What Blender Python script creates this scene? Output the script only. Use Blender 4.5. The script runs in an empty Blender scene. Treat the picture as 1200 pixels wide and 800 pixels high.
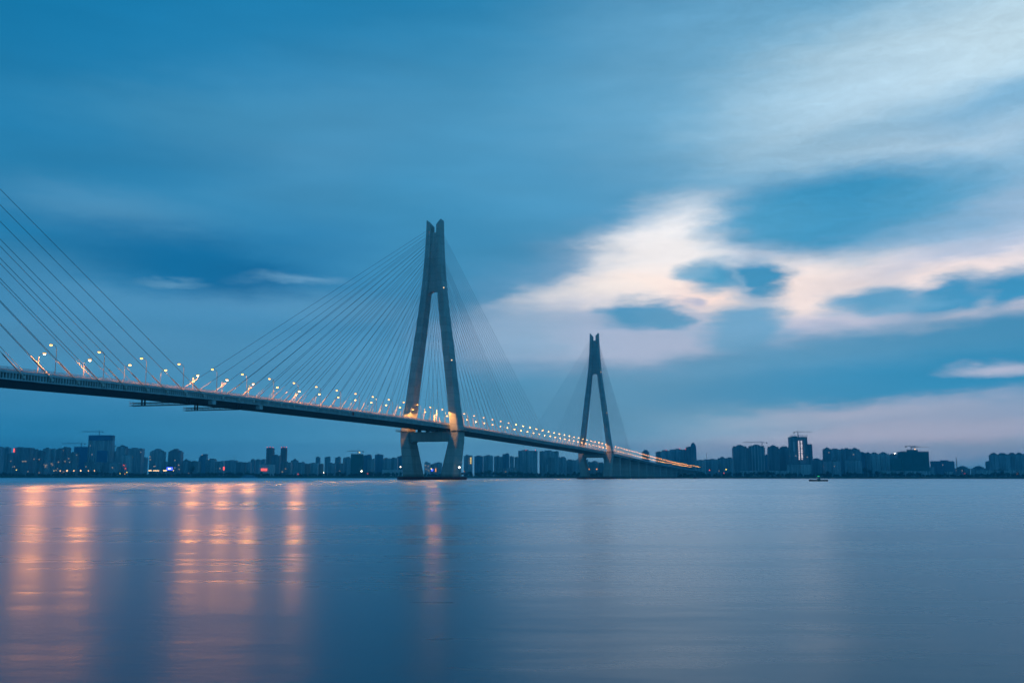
import bpy, bmesh, math, random
from mathutils import Vector, Matrix
random.seed(7)
R = math.radians
scene = bpy.context.scene
col = scene.collection

# ------------------------------------------------------------------ camera
FPX = 1082.6                       # focal length in pixels of the 1200 px wide photograph
PITCH = math.atan(159.2 / FPX)
CAMZ = 1.77
cam = bpy.data.objects.new('camera', bpy.data.cameras.new('camera'))
col.objects.link(cam)
cam.data.sensor_width = 36.0
cam.data.lens = FPX / 1200 * 36
cam.data.clip_start = 0.1
cam.data.clip_end = 30000
cam.location = (0, 0, CAMZ)
cam.matrix_world = (Matrix.Translation((0, 0, CAMZ)) @ Matrix.Rotation(math.pi / 2 + PITCH, 4, 'X')
                    @ Matrix.Rotation(R(0.055), 4, 'Z'))
scene.camera = cam
scene.view_settings.view_transform = 'Standard'
scene.view_settings.look = 'None'
scene.view_settings.gamma = 1
scene.view_settings.exposure = 0.0
scene.view_settings.use_curve_mapping = False
scene.render.engine = 'CYCLES'
cy = scene.cycles
cy.use_denoising = True
cy.use_adaptive_sampling = False
cy.max_bounces = 6
cy.diffuse_bounces = 2
cy.glossy_bounces = 3
cy.volume_bounces = 0
cy.sample_clamp_indirect = 4.0
cy.sample_clamp_direct = 0.0
cy.light_sampling_threshold = 0.0
cy.filter_width = 1.6


def lin(c):
    c = c / 255.0
    return c / 12.92 if c <= 0.04045 else ((c + 0.055) / 1.055) ** 2.4


def hexc(h):
    h = h.lstrip('#')
    return (lin(int(h[0:2], 16)), lin(int(h[2:4], 16)), lin(int(h[4:6], 16)), 1.0)


def skyc(h):
    """sky colour, the blues nudged a little towards teal"""
    c = [int(h[k:k + 2], 16) for k in (1, 3, 5)]
    if c[2] - c[0] > 60:
        c = [max(0, c[0] - 5), c[1] + 1, c[2] - 3]
    return (lin(c[0]), lin(c[1]), lin(c[2]), 1.0)


# ------------------------------------------------------------------ dusk sky
world = bpy.data.worlds.new('World')
scene.world = world
world.use_nodes = True
NT = world.node_tree
NT.nodes.clear()


class G:
    """small helper for building node graphs"""
    def __init__(self, nt):
        self.nt = nt

    def n(self, t, ins=None, **kw):
        nd = self.nt.nodes.new(t)
        for k, v in kw.items():
            setattr(nd, k, v)
        for k, v in (ins or {}).items():
            if isinstance(v, bpy.types.NodeSocket):
                self.nt.links.new(v, nd.inputs[k])
            else:
                nd.inputs[k].default_value = v
        return nd

    def m(self, op, a, b=None, clamp=False):
        nd = self.n('ShaderNodeMath', operation=op, use_clamp=clamp)
        for i, v in enumerate((a, b)):
            if v is None:
                continue
            if isinstance(v, bpy.types.NodeSocket):
                self.nt.links.new(v, nd.inputs[i])
            else:
                nd.inputs[i].default_value = v
        return nd.outputs[0]

    def mix(self, fac, a, b, blend='MIX'):
        nd = self.n('ShaderNodeMix', data_type='RGBA', blend_type=blend)
        for i, v in ((0, fac), (6, a), (7, b)):
            if isinstance(v, bpy.types.NodeSocket):
                self.nt.links.new(v, nd.inputs[i])
            else:
                nd.inputs[i].default_value = v
        return nd.outputs[2]

    def ramp(self, fac, stops, interp='LINEAR'):
        nd = self.n('ShaderNodeValToRGB', {'Fac': fac})
        cr = nd.color_ramp
        cr.interpolation = interp
        while len(cr.elements) < len(stops):
            cr.elements.new(0.5)
        for e, (p, c) in zip(cr.elements, stops):
            e.position = p
            e.color = c if len(c) == 4 else (*c, 1)
        return nd.outputs[0]


SUN_AZ, SUN_EL = R(9.0), R(4.0)
g = G(NT)
tc = g.n('ShaderNodeTexCoord')
sep = g.n('ShaderNodeSeparateXYZ', {0: tc.outputs['Generated']})
az = g.m('ARCTAN2', sep.outputs[0], sep.outputs[1])
el = g.m('ARCSINE', sep.outputs[2])
# sky coordinates: azimuth and elevation, measured in thousandths of a radian (east +, up +)
U = g.m('MULTIPLY', az, 1000.0)
V = g.m('MULTIPLY', el, 1000.0)
P0 = g.n('ShaderNodeCombineXYZ', {0: U, 1: V}).outputs[0]


def sky_noise(vec, scale, stretch, detail=3.0, rough=0.5, rot=0.0):
    mp = g.n('ShaderNodeMapping', {'Vector': vec, 'Rotation': (0, 0, rot),
                                   'Scale': (scale / stretch, scale, 1)})
    nz = g.n('ShaderNodeTexNoise', {'Vector': mp.outputs[0], 'Scale': 1.0, 'Detail': detail, 'Roughness': rough},
             noise_dimensions='2D')
    return nz


n1 = sky_noise(P0, 0.012, 3.0, 2.0)
n2 = sky_noise(P0, 0.05, 4.0, 3.0, 0.55, R(-8))
w1 = g.n('ShaderNodeVectorMath', {0: n1.outputs['Color'], 1: (0.5, 0.5, 0.5)}, operation='SUBTRACT').outputs[0]
w1 = g.n('ShaderNodeVectorMath', {0: w1, 1: (56, 24, 0)}, operation='MULTIPLY').outputs[0]
w2 = g.n('ShaderNodeVectorMath', {0: n2.outputs['Color'], 1: (0.5, 0.5, 0.5)}, operation='SUBTRACT').outputs[0]
w2 = g.n('ShaderNodeVectorMath', {0: w2, 1: (44, 16, 0)}, operation='MULTIPLY').outputs[0]
PW = g.n('ShaderNodeVectorMath', {0: P0, 1: w1}, operation='ADD').outputs[0]
PW = g.n('ShaderNodeVectorMath', {0: PW, 1: w2}, operation='ADD').outputs[0]
n3 = sky_noise(P0, 0.10, 3.6, 5.0, 0.62, R(-14))
w3 = g.n('ShaderNodeVectorMath', {0: n3.outputs['Color'], 1: (0.5, 0.5, 0.5)}, operation='SUBTRACT').outputs[0]
w3 = g.n('ShaderNodeVectorMath', {0: w3, 1: (26, 8, 0)}, operation='MULTIPLY').outputs[0]
PW = g.n('ShaderNodeVectorMath', {0: PW, 1: w3}, operation='ADD').outputs[0]


def sky_uv(px, py):
    """direction of a point of the photograph -> azimuth, elevation (mrad)"""
    x = px - 600.0
    v = 400.0 - py
    y = FPX * math.cos(PITCH) - v * math.sin(PITCH)
    z = FPX * math.sin(PITCH) + v * math.cos(PITCH)
    return 1000 * math.atan2(x, y), 1000 * math.atan2(z, math.hypot(x, y))


vfac = g.n('ShaderNodeMapRange', {'Value': V, 'From Min': -20.0, 'From Max': 1100.0}).outputs[0]


def vpos(el_mrad):
    return (el_mrad + 20) / 1120


sky_col = g.ramp(vfac, [
    (vpos(-5), skyc('#3a86b8')), (vpos(60), skyc('#4189ba')), (vpos(120), skyc('#4789b8')),
    (vpos(180), skyc('#3c82b4')), (vpos(250), skyc('#2f80b3')), (vpos(370), skyc('#3b89bb')),
    (vpos(520), skyc('#1f7cb2')), (vpos(1000), skyc('#1a70a6'))])

#        px    py    rx   ry  rot  colour    opac edge
BLOBS = [
    (-40,   -20,  560, 300,   0, '#0072aa', 0.75, 1.0),
    (470,   180,  430, 150,   4, '#5c9ac6', 0.62, 1.0),
    (330,   250,  260,  90,   0, '#3a86b8', 0.40, 1.0),
    (640,   110,  300, 200,   0, '#4994c2', 0.50, 1.0),
    (620,    50,  280,  55,   4, '#3a88ba', 0.50, 1.0),
    (250,   130,  280,  45,   4, '#4a93c1', 0.50, 1.0),
    (150,   195,  240,  36,   5, '#2a7db1', 0.55, 1.0),
    (390,   285,  250,  46,   3, '#2676ac', 0.60, 1.0),
    (960,   110,  470, 290,   0, '#7cb1d7', 0.92, 0.9),
    (1150,   60,  400, 125,   8, '#cbe6f2', 0.95, 1.0),
    (1010,  120,  260,  90,  12, '#a9cde5', 0.55, 1.0),
    (1120,  175,  300,  95,   5, '#b6d4ea', 0.70, 1.0),
    (1180,  118,  190,  34,   6, '#72abd6', 0.75, 1.0),
    (1010,  150,  150,  26,  10, '#7fb1d6', 0.45, 1.0),
    # lower sky, blue under the cloud deck
    (640,   470,  520, 110,   0, '#5096c6', 0.80, 1.0),
    (600,   290,  330, 170,   0, '#438dbd', 0.60, 1.0),
    # the bright opening
    (940,   318,  420, 110,   0, '#cdd6e8', 0.90, 0.8),
    (1180,  285,  220,  80,   6, '#ccd8ea', 0.80, 1.0),
    (788,   280,  135,  66,   6, '#eaf0f6', 1.00, 0.85),
    (750,   310,  122,  62,  24, '#f2f2f4', 1.00, 0.8),
    (704,   342,  150,  36,  10, '#fbf1ec', 1.00, 0.8),
    (690,   346,  120,  24,   5, '#fff6ee', 0.85, 0.9),
    (840,   356,   90,  18, -10, '#ffe9da', 0.90, 0.9),
    (825,   352,  130,  34,  -8, '#fde6dc', 0.95, 1.0),
    (970,   335,  140,  70,   4, '#f7e9e4', 0.95, 0.8),
    (955,   303,  150,  30,   0, '#f8f0ee', 0.85, 1.0),
    (1130,  300,  200,  46,  10, '#b9c6de', 0.70, 1.0),
    (1120,  322,  220,  20,   7, '#f9ebe8', 0.90, 1.0),
    (1090,  374,  180,  22,   8, '#ffeadd', 1.00, 0.7),
    (1200,  358,  120,  26,   8, '#f3e0e4', 0.85, 1.0),
    (545,   260,  225, 115, -22, '#3d8bbc', 0.85, 0.9),
    (600,   225,  200,  60, -10, '#5298c6', 0.60, 1.0),
    # dark bank of cloud above the opening
    (985,   247,  200,  68,   3, '#3b92c4', 1.00, 0.65),
    (900,   258,  110,  44,  -4, '#4a98c6', 0.80, 0.9),
    (1100,  232,  150,  50,   8, '#5ba2cf', 0.75, 1.0),
    (1120,  270,  220,  34,   5, '#7babd4', 0.75, 1.0),
    # lavender veil below it
    (695,   398,  250,  66,   0, '#a4b8d6', 0.95, 0.8),
    (985,   385,  260,  30,   4, '#b6c0da', 0.90, 0.8),
    (612,   392,  110,  60,   0, '#86acd0', 0.60, 1.0),
    (600,   405,   60,  26,   0, '#7fa6cd', 0.50, 1.0),
    # small dark clouds
    (826,   324,   64,  27,  -2, '#4b9ac8', 1.00, 0.75),
    (800,   322,   40,  14,   0, '#88b4d8', 0.70, 0.9),
    (884,   327,   52,  33,  -8, '#3a8fc1', 1.00, 0.7),
    (862,   326,   10,  30,   0, '#8fb2d3', 0.45, 0.9),
    (735,   366,   66,  22,   4, '#4a94c4', 1.00, 0.75),
    (768,   369,   44,  15,  -6, '#5397c5', 0.95, 0.6),
    (806,   355,   26,   8, -10, '#a5b4d3', 0.75, 0.9),
    (1018,  352,   56,  20,  -2, '#6ea4cf', 0.95, 0.8),
    (1046,  350,   48,  25,  -8, '#5b9dcb', 0.95, 0.8),
    (1112,  347,   56,  25,  16, '#4093c6', 1.00, 0.75),
    (1082,  354,   50,  12,   8, '#6fa8d2', 0.70, 0.9),
    (1178,  337,   50,  26,  14, '#3c91c4', 1.00, 0.75),
    # the big low cloud
    (876,   384,   80,  42,   2, '#6ca2cd', 1.00, 0.6),
    (1100,  418,  480,  58,   7, '#468ebd', 1.00, 0.6),
    (900,   428,  250,  46,   8, '#5494c1', 0.95, 0.8),
    (820,   452,  300,  46,   2, '#4a90be', 0.85, 1.0),
    (1060,  450,  400,  44,   3, '#1a84b8', 0.95, 1.0),
    (960,   456,  280,  30,   0, '#2b86b8', 0.70, 1.0),
    (1185,  438,   84,  12,  -2, '#b6c0d8', 0.85, 1.0),
    # lavender light along the horizon
    (1100,  506,  420,  44,   2, '#9aabc6', 0.95, 0.9),
    (1000,  484,  260,  14,   2, '#b4bdd4', 0.55, 1.0),
    (820,   494,  200,  34,   0, '#7fabcd', 0.50, 1.0),
    (620,   485,  250,  75,   0, '#3b87b5', 0.85, 0.8),
    (690,   455,  150,  40,   0, '#4f93c0', 0.60, 1.0),
    (1150,  520,  200,  12,   2, '#7ea6c6', 0.40, 1.0),
    # left side streaks
    (15,    247,  110,  46,  -6, '#0a73aa', 0.90, 1.0),
    (120,   255,  190,  46,  -4, '#6098c3', 0.60, 1.0),
    (215,   310,  240,  58,  -4, '#0a6aa2', 1.00, 0.9),
    (280,   334,   90,  36,   0, '#04649c', 0.90, 1.0),
    (60,    335,  170,  46, -12, '#4a88b6', 0.55, 1.0),
    (195,   329,   60,   7,   1, '#6094be', 0.80, 1.0),
    (338,   329,   90,   8,   1, '#689ac4', 0.80, 1.0),
    (330,   358,  330,  28,   0, '#5e97c3', 0.60, 1.0),
    (120,   395,  330,  60,   0, '#5590bd', 0.55, 1.0),
    (420,   430,  260,  60,   0, '#4b8dbc', 0.40, 1.0),
    (20,    505,  380,  70,   0, '#1f72a6', 0.95, 1.0),
    (330,   505,  330,  36,   0, '#2b7db0', 0.55, 1.0),
    (560,   515,  260,  40,   0, '#478dbc', 0.40, 1.0),
]
for (px, py, rx, ry, rot, hx, op, edge) in BLOBS:
    cu, cv = sky_uv(px, py)
    k = 1000.0 / FPX
    mp = g.n('ShaderNodeMapping', {'Vector': PW, 'Location': (cu, cv, 0), 'Rotation': (0, 0, R(rot)),
                                   'Scale': (rx * k, ry * k, 1)}, vector_type='TEXTURE')
    gr = g.n('ShaderNodeTexGradient', {'Vector': mp.outputs[0]}, gradient_type='SPHERICAL')
    fr = g.n('ShaderNodeMapRange', {'Value': gr.outputs['Fac'], 'From Min': 0.0, 'From Max': edge, 'To Max': op},
             interpolation_type='SMOOTHSTEP').outputs[0]
    sky_col = g.mix(fr, sky_col, skyc(hx))

# fibrous ice-cloud texture of the thin high cloud
f1 = sky_noise(PW, 0.11, 4.0, 6.0, 0.66, R(-10)).outputs['Fac']
f2 = sky_noise(P0, 0.02, 6.0, 4.0, 0.5, R(-4)).outputs['Fac']
f3 = sky_noise(PW, 0.24, 1.9, 4.0, 0.6, R(18)).outputs['Fac']
right = g.n('ShaderNodeMapRange', {'Value': U, 'From Min': 20.0, 'From Max': 330.0}, interpolation_type='SMOOTHSTEP').outputs[0]
high = g.n('ShaderNodeMapRange', {'Value': V, 'From Min': 120.0, 'From Max': 260.0}, interpolation_type='SMOOTHSTEP').outputs[0]
amp = g.m('MULTIPLY', right, high)
fib = g.m('ADD', g.m('MULTIPLY', g.m('SUBTRACT', f1, 0.5), 0.24), g.m('MULTIPLY', g.m('SUBTRACT', f3, 0.5), 0.12))
fib = g.m('MULTIPLY', fib, amp)
fib = g.m('ADD', fib, g.m('MULTIPLY', g.m('SUBTRACT', f2, 0.5), 0.30))
gain = g.m('ADD', fib, 1.0)
# the sky is brighter towards the horizon (it is seen through the river haze)
air = g.m('DIVIDE', 0.0364, g.m('MAXIMUM', sep.outputs[2], 0.040))
gv = g.n('ShaderNodeCombineXYZ', {0: g.m('MULTIPLY', gain, g.m('EXPONENT', g.m('MULTIPLY', air, 1.0))),
                                  1: g.m('MULTIPLY', gain, g.m('EXPONENT', g.m('MULTIPLY', air, 0.72))),
                                  2: g.m('MULTIPLY', gain, g.m('EXPONENT', g.m('MULTIPLY', air, 0.55)))}).outputs[0]
sky_col = g.n('ShaderNodeVectorMath', {0: sky_col, 1: gv}, operation='MULTIPLY').outputs[0]

nish = g.n('ShaderNodeTexSky', sky_type='NISHITA', sun_disc=False, sun_elevation=SUN_EL, sun_rotation=SUN_AZ,
           air_density=1.0, dust_density=1.0, ozone_density=3.0)
bg_a = g.n('ShaderNodeBackground', {'Color': nish.outputs[0], 'Strength': 0.004})
bg_b = g.n('ShaderNodeBackground', {'Color': sky_col, 'Strength': 0.97})
add = g.n('ShaderNodeAddShader', {0: bg_a.outputs[0], 1: bg_b.outputs[0]})
g.n('ShaderNodeOutputWorld', {'Surface': add.outputs[0]})

# the sun, very low behind the cloud on the right: almost nothing of it comes through
sun = bpy.data.objects.new('sun', bpy.data.lights.new('sun', 'SUN'))
col.objects.link(sun)
sun.data.energy = 0.03
sun.data.angle = R(20)
sun.data.color = (1.0, 0.82, 0.78)
sd = Vector((math.sin(SUN_AZ) * math.cos(SUN_EL + R(6)), math.cos(SUN_AZ) * math.cos(SUN_EL + R(6)), math.sin(SUN_EL + R(6))))
sun.rotation_euler = (-sd).to_track_quat('-Z', 'Y').to_euler()


# ------------------------------------------------------------------ helpers
def at(px, py, Y):
    """the point at distance Y (metres north) seen at a pixel of the photograph"""
    v = 400.0 - py
    dy = FPX * math.cos(PITCH) - v * math.sin(PITCH)
    dz = FPX * math.sin(PITCH) + v * math.cos(PITCH)
    return Vector(((px - 600.0) / dy * Y, Y, CAMZ + dz / dy * Y))


class MB:
    def __init__(self):
        self.v = []
        self.f = []

    def add(self, vs, fs):
        o = len(self.v)
        self.v += [tuple(p) for p in vs]
        self.f += [tuple(i + o for i in f) for f in fs]

    def box(self, a, b):
        (x0, y0, z0), (x1, y1, z1) = a, b
        self.add([(x0, y0, z0), (x1, y0, z0), (x1, y1, z0), (x0, y1, z0),
                  (x0, y0, z1), (x1, y0, z1), (x1, y1, z1), (x0, y1, z1)],
                 [(3, 2, 1, 0), (4, 5, 6, 7), (0, 1, 5, 4), (1, 2, 6, 5), (2, 3, 7, 6), (3, 0, 4, 7)])

    def bar(self, p, q, r, r2=None, n=5, cap=True):
        p, q = Vector(p), Vector(q)
        r2 = r if r2 is None else r2
        d = (q - p).normalized()
        s = d.cross(Vector((0, 0, 1)) if abs(d.z) < 0.9 else Vector((1, 0, 0))).normalized()
        t = d.cross(s)
        vs = []
        for c, rr in ((p, r), (q, r2)):
            for i in range(n):
                a = 2 * math.pi * i / n
                vs.append(c + s * math.cos(a) * rr + t * math.sin(a) * rr)
        fs = [(i, (i + 1) % n, n + (i + 1) % n, n + i) for i in range(n)]
        if cap:
            fs += [tuple(range(n - 1, -1, -1)), tuple(range(n, 2 * n))]
        self.add(vs, fs)

    def loft(self, rings, cap=True):
        n = len(rings[0])
        vs = [p for r in rings for p in r]
        fs = []
        for k in range(len(rings) - 1):
            for i in range(n):
                j = (i + 1) % n
                fs.append((k * n + i, k * n + j, (k + 1) * n + j, (k + 1) * n + i))
        if cap:
            fs += [tuple(range(n - 1, -1, -1)), tuple((len(rings) - 1) * n + i for i in range(n))]
        self.add(vs, fs)

    def prism(self, pts, z0, z1):
        self.loft([[(x, y, z0) for x, y in pts], [(x, y, z1) for x, y in pts]])

    def ball(self, c, rx, ry, rz, nu=8, nv=5, lo=-90, hi=90):
        rings = []
        for j in range(nv + 1):
            e = R(lo + (hi - lo) * j / nv)
            k = max(math.cos(e), 0.02)
            rings.append([(c[0] + rx * k * math.cos(2 * math.pi * i / nu), c[1] + ry * k * math.sin(2 * math.pi * i / nu),
                           c[2] + rz * math.sin(e)) for i in range(nu)])
        self.loft(rings)

    def build(self, name, mat, parent=None, smooth=False):
        me = bpy.data.meshes.new(name)
        me.from_pydata(self.v, [], self.f)
        bm = bmesh.new()
        bm.from_mesh(me)
        bmesh.ops.recalc_face_normals(bm, faces=bm.faces)
        bm.to_mesh(me)
        bm.free()
        me.materials.append(mat)
        if smooth:
            me.shade_smooth()
        o = bpy.data.objects.new(name, me)
        col.objects.link(o)
        if parent:
            o.parent = parent
        return o


def tag(o, label=None, cat=None, group=None, kind=None):
    if label:
        o['label'] = label
    if cat:
        o['category'] = cat
    if group:
        o['group'] = group
    if kind:
        o['kind'] = kind
    return o


def empty(name, loc=(0, 0, 0), rz=0.0, parent=None):
    o = bpy.data.objects.new(name, None)
    col.objects.link(o)
    o.location = loc
    o.rotation_euler = (0, 0, rz)
    o.empty_display_size = 1
    if parent:
        o.parent = parent
    return o


# ------------------------------------------------------------------ materials
def mat(name, base, rough=0.8, var=0.25, scale=0.3, stretch=(1, 1, 1), metallic=0.0, spec=0.3):
    m = bpy.data.materials.new(name)
    m.use_nodes = True
    nt = m.node_tree
    nt.nodes.clear()
    q = G(nt)
    t = q.n('ShaderNodeTexCoord')
    mp = q.n('ShaderNodeMapping', {'Vector': t.outputs['Object'], 'Scale': tuple(scale * s for s in stretch)})
    nz = q.n('ShaderNodeTexNoise', {'Vector': mp.outputs[0], 'Scale': 1.0, 'Detail': 5.0, 'Roughness': 0.6})
    fac = q.n('ShaderNodeMapRange', {'Value': nz.outputs['Fac'], 'From Min': 0.3, 'From Max': 0.7,
                                     'To Min': 1 - var, 'To Max': 1 + var * 0.6}).outputs[0]
    c = q.mix(1.0, (*base, 1), q.n('ShaderNodeCombineXYZ', {0: fac, 1: fac, 2: fac}).outputs[0], 'MULTIPLY')
    b = q.n('ShaderNodeBsdfPrincipled', {'Base Color': c, 'Roughness': rough, 'Metallic': metallic, 'Specular IOR Level': spec})
    q.n('ShaderNodeOutputMaterial', {'Surface': b.outputs[0]})
    return m


def glow(name, colr, strength):
    m = bpy.data.materials.new(name)
    m.use_nodes = True
    nt = m.node_tree
    nt.nodes.clear()
    q = G(nt)
    t = q.n('ShaderNodeTexCoord')
    nz = q.n('ShaderNodeTexNoise', {'Vector': t.outputs['Object'], 'Scale': 3.0})
    s = q.m('MULTIPLY', q.m('ADD', nz.outputs['Fac'], 0.5), strength)
    e = q.n('ShaderNodeEmission', {'Color': (*colr, 1), 'Strength': s})
    q.n('ShaderNodeOutputMaterial', {'Surface': e.outputs[0]})
    m.cycles.emission_sampling = 'NONE'            # lit by the lamps' own light objects
    return m


def facade(name, wall, glass, lit=0.012, floor=3.1, bay=3.6, vert=0.5):
    """wall with a grid of windows, a few of them lit from inside"""
    m = bpy.data.materials.new(name)
    m.use_nodes = True
    nt = m.node_tree
    nt.nodes.clear()
    q = G(nt)
    t = q.n('ShaderNodeTexCoord')
    sp = q.n('ShaderNodeSeparateXYZ', {0: t.outputs['Object']})
    oi = q.n('ShaderNodeObjectInfo')
    uu = q.m('DIVIDE', q.m('ADD', sp.outputs[0], q.m('MULTIPLY', sp.outputs[1], 0.93)), bay)
    zz = q.m('DIVIDE', sp.outputs[2], floor)
    fu, fz = q.m('FRACT', uu), q.m('FRACT', zz)
    win = q.m('MULTIPLY', q.m('LESS_THAN', q.m('ABSOLUTE', q.m('SUBTRACT', fu, 0.5)), 0.30),
              q.m('LESS_THAN', q.m('ABSOLUTE', q.m('SUBTRACT', fz, 0.55)), vert * 0.5))
    nrm = q.n('ShaderNodeSeparateXYZ', {0: q.n('ShaderNodeNewGeometry').outputs['True Normal']})
    upr = q.m('LESS_THAN', q.m('ABSOLUTE', nrm.outputs[2]), 0.5)
    win = q.m('MULTIPLY', win, upr)
    cell = q.n('ShaderNodeCombineXYZ', {0: q.m('FLOOR', uu), 1: q.m('FLOOR', zz), 2: q.m('MULTIPLY', oi.outputs['Random'], 91.0)})
    wn = q.n('ShaderNodeTexWhiteNoise', {'Vector': cell.outputs[0]}, noise_dimensions='3D')
    lits = q.m('MULTIPLY', q.m('LESS_THAN', wn.outputs['Value'], lit), win)
    band = q.n('ShaderNodeTexNoise', {'Vector': q.n('ShaderNodeMapping', {'Vector': t.outputs['Object'], 'Scale': (0.11, 0.11, 0.012)}).outputs[0],
                                      'Scale': 1.0, 'Detail': 3.0})
    bf = q.n('ShaderNodeMapRange', {'Value': band.outputs['Fac'], 'From Min': 0.3, 'From Max': 0.7, 'To Min': 0.45, 'To Max': 1.35}).outputs[0]
    wc = q.mix(1.0, (*wall, 1), q.n('ShaderNodeCombineXYZ', {0: bf, 1: bf, 2: bf}).outputs[0], 'MULTIPLY')
    c = q.mix(win, wc, (*glass, 1))
    rg = q.m('SUBTRACT', 0.85, q.m('MULTIPLY', win, 0.6))
    ec = q.mix(wn.outputs['Color'], (1, 0.62, 0.28, 1), (1, 0.9, 0.75, 1))
    b = q.n('ShaderNodeBsdfPrincipled', {'Base Color': c, 'Roughness': rg, 'Specular IOR Level': 0.4,
                                         'Emission Color': ec, 'Emission Strength': q.m('MULTIPLY', lits, 0.9)})
    q.n('ShaderNodeOutputMaterial', {'Surface': b.outputs[0]})
    m.cycles.emission_sampling = 'NONE'
    return m


M = {}
def concrete():
    m = bpy.data.materials.new('pylon concrete')
    m.use_nodes = True
    nt = m.node_tree
    nt.nodes.clear()
    q = G(nt)
    t = q.n('ShaderNodeTexCoord').outputs['Object']
    sp = q.n('ShaderNodeSeparateXYZ', {0: t})
    st = q.n('ShaderNodeTexNoise', {'Vector': q.n('ShaderNodeMapping', {'Vector': t, 'Scale': (0.8, 0.8, 0.03)}).outputs[0], 'Scale': 1.0, 'Detail': 5.0, 'Roughness': 0.6}).outputs['Fac']
    pa = q.n('ShaderNodeTexNoise', {'Vector': t, 'Scale': 0.10, 'Detail': 4.0, 'Roughness': 0.6}).outputs['Fac']
    lift = q.m('DIVIDE', sp.outputs[2], 6.0)
    wn = q.n('ShaderNodeTexWhiteNoise', {'W': q.m('FLOOR', lift)}, noise_dimensions='1D').outputs['Value']
    joint = q.m('LESS_THAN', q.m('FRACT', lift), 0.06)
    k = q.m('ADD', q.m('MULTIPLY', st, 0.75), q.m('MULTIPLY', pa, 0.55))
    k = q.m('ADD', k, q.m('MULTIPLY', wn, 0.16))
    k = q.m('ADD', k, 0.26)
    k = q.m('MULTIPLY', k, q.m('SUBTRACT', 1.0, q.m('MULTIPLY', joint, 0.28)))
    c = q.mix(1.0, (0.46, 0.45, 0.42, 1), q.n('ShaderNodeCombineXYZ', {0: k, 1: k, 2: k}).outputs[0], 'MULTIPLY')
    wet = q.n('ShaderNodeMapRange', {'Value': q.m('ADD', sp.outputs[2], q.m('MULTIPLY', st, 3.0)), 'From Min': 4.0, 'From Max': 6.5, 'To Min': 0.8, 'To Max': 0.0}).outputs[0]
    c = q.mix(wet, c, (0.10, 0.10, 0.085, 1))
    b = q.n('ShaderNodeBsdfPrincipled', {'Base Color': c, 'Roughness': 0.85, 'Specular IOR Level': 0.3})
    q.n('ShaderNodeOutputMaterial', {'Surface': b.outputs[0]})
    return m


M['concrete'] = concrete()
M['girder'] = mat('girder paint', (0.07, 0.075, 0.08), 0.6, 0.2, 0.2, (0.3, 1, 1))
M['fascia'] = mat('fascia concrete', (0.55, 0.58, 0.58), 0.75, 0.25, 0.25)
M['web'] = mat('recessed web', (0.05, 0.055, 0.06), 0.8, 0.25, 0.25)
M['asphalt'] = mat('asphalt', (0.05, 0.05, 0.052), 0.9, 0.3, 0.6)
M['rail'] = mat('galvanised rail', (0.62, 0.60, 0.62), 0.5, 0.15, 1.0, (1, 1, 1), 0.3)
M['cable'] = mat('cable casing', (0.30, 0.31, 0.33), 0.5, 0.1, 0.5)
M['sheath'] = mat('cable sheath', (0.60, 0.57, 0.52), 0.45, 0.15, 0.5)
M['fender'] = mat('red fender', (0.26, 0.045, 0.045), 0.7, 0.3, 0.4)
M['steel'] = mat('dark steel', (0.08, 0.09, 0.10), 0.55, 0.2, 0.5)
M['pole'] = mat('lamp pole', (0.20, 0.20, 0.20), 0.45, 0.12, 0.8)
M['redpaint'] = mat('red paint', (0.45, 0.05, 0.05), 0.5, 0.15, 0.8)
LAMPC = (1.0, 0.42, 0.07)
M['lamp_far'] = glow('sodium lamp facing river', LAMPC, 14)
M['lamp_halo'] = glow('amber halo bowl', (1.0, 0.50, 0.12), 2.2)  # amber emission stands in for the halo round the brightest lamps
M['lamp_core'] = glow('sodium burner', (1.0, 0.62, 0.22), 60)
M['lamp_distant'] = glow('distant sodium lamp', LAMPC, 22)
M['lamp_near'] = glow('sodium lamp facing road', LAMPC, 8)
M['red_glow'] = glow('red lamp', (1.0, 0.06, 0.05), 3)
M['white_glow'] = glow('white lamp', (1.0, 0.88, 0.7), 14)
M['warm_glow'] = glow('warm lamp', (1.0, 0.62, 0.3), 3)
M['yellow_glow'] = glow('yellow lamp', (1.0, 0.75, 0.12), 3)
M['blue_glow'] = glow('blue neon', (0.06, 0.10, 1.0), 5)
M['redsign_glow'] = glow('red neon', (1.0, 0.10, 0.08), 2.2)
M['green_glow'] = glow('green lamp', (0.05, 1.0, 0.35), 0.8)
M['orange_glow'] = glow('orange neon', (1.0, 0.35, 0.06), 2.0)
M['strip_glow'] = glow('lit stair windows', (0.95, 0.85, 0.9), 1.1)
M['window_glow'] = glow('warm window', (1.0, 0.7, 0.4), 0.8)
M['yellow_window'] = glow('yellow window', (1.0, 0.68, 0.12), 2.0)

M['pale'] = facade('pale tower facade', (0.62, 0.65, 0.65), (0.07, 0.08, 0.09), 0.002)
M['grey'] = facade('grey tower facade', (0.46, 0.50, 0.52), (0.07, 0.065, 0.075), 0.003)
M['dark'] = facade('dark tower facade', (0.28, 0.32, 0.34), (0.06, 0.05, 0.055), 0.0025)
M['lively'] = facade('old block facade', (0.34, 0.35, 0.35), (0.06, 0.07, 0.075), 0.010)
M['brick'] = facade('reddish facade', (0.44, 0.26, 0.22), (0.05, 0.05, 0.06), 0.004)
M['glass'] = facade('blue glass facade', (0.15, 0.24, 0.30), (0.11, 0.19, 0.26), 0.001, 3.8, 1.8, 0.8)
M['net'] = mat('green safety netting', (0.06, 0.17, 0.15), 0.9, 0.25, 0.08)
M['bluenet'] = mat('blue wrapping', (0.06, 0.17, 0.32), 0.8, 0.2, 0.08)
M['roof'] = mat('roof concrete', (0.20, 0.20, 0.20), 0.9, 0.25, 0.2)
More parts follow.
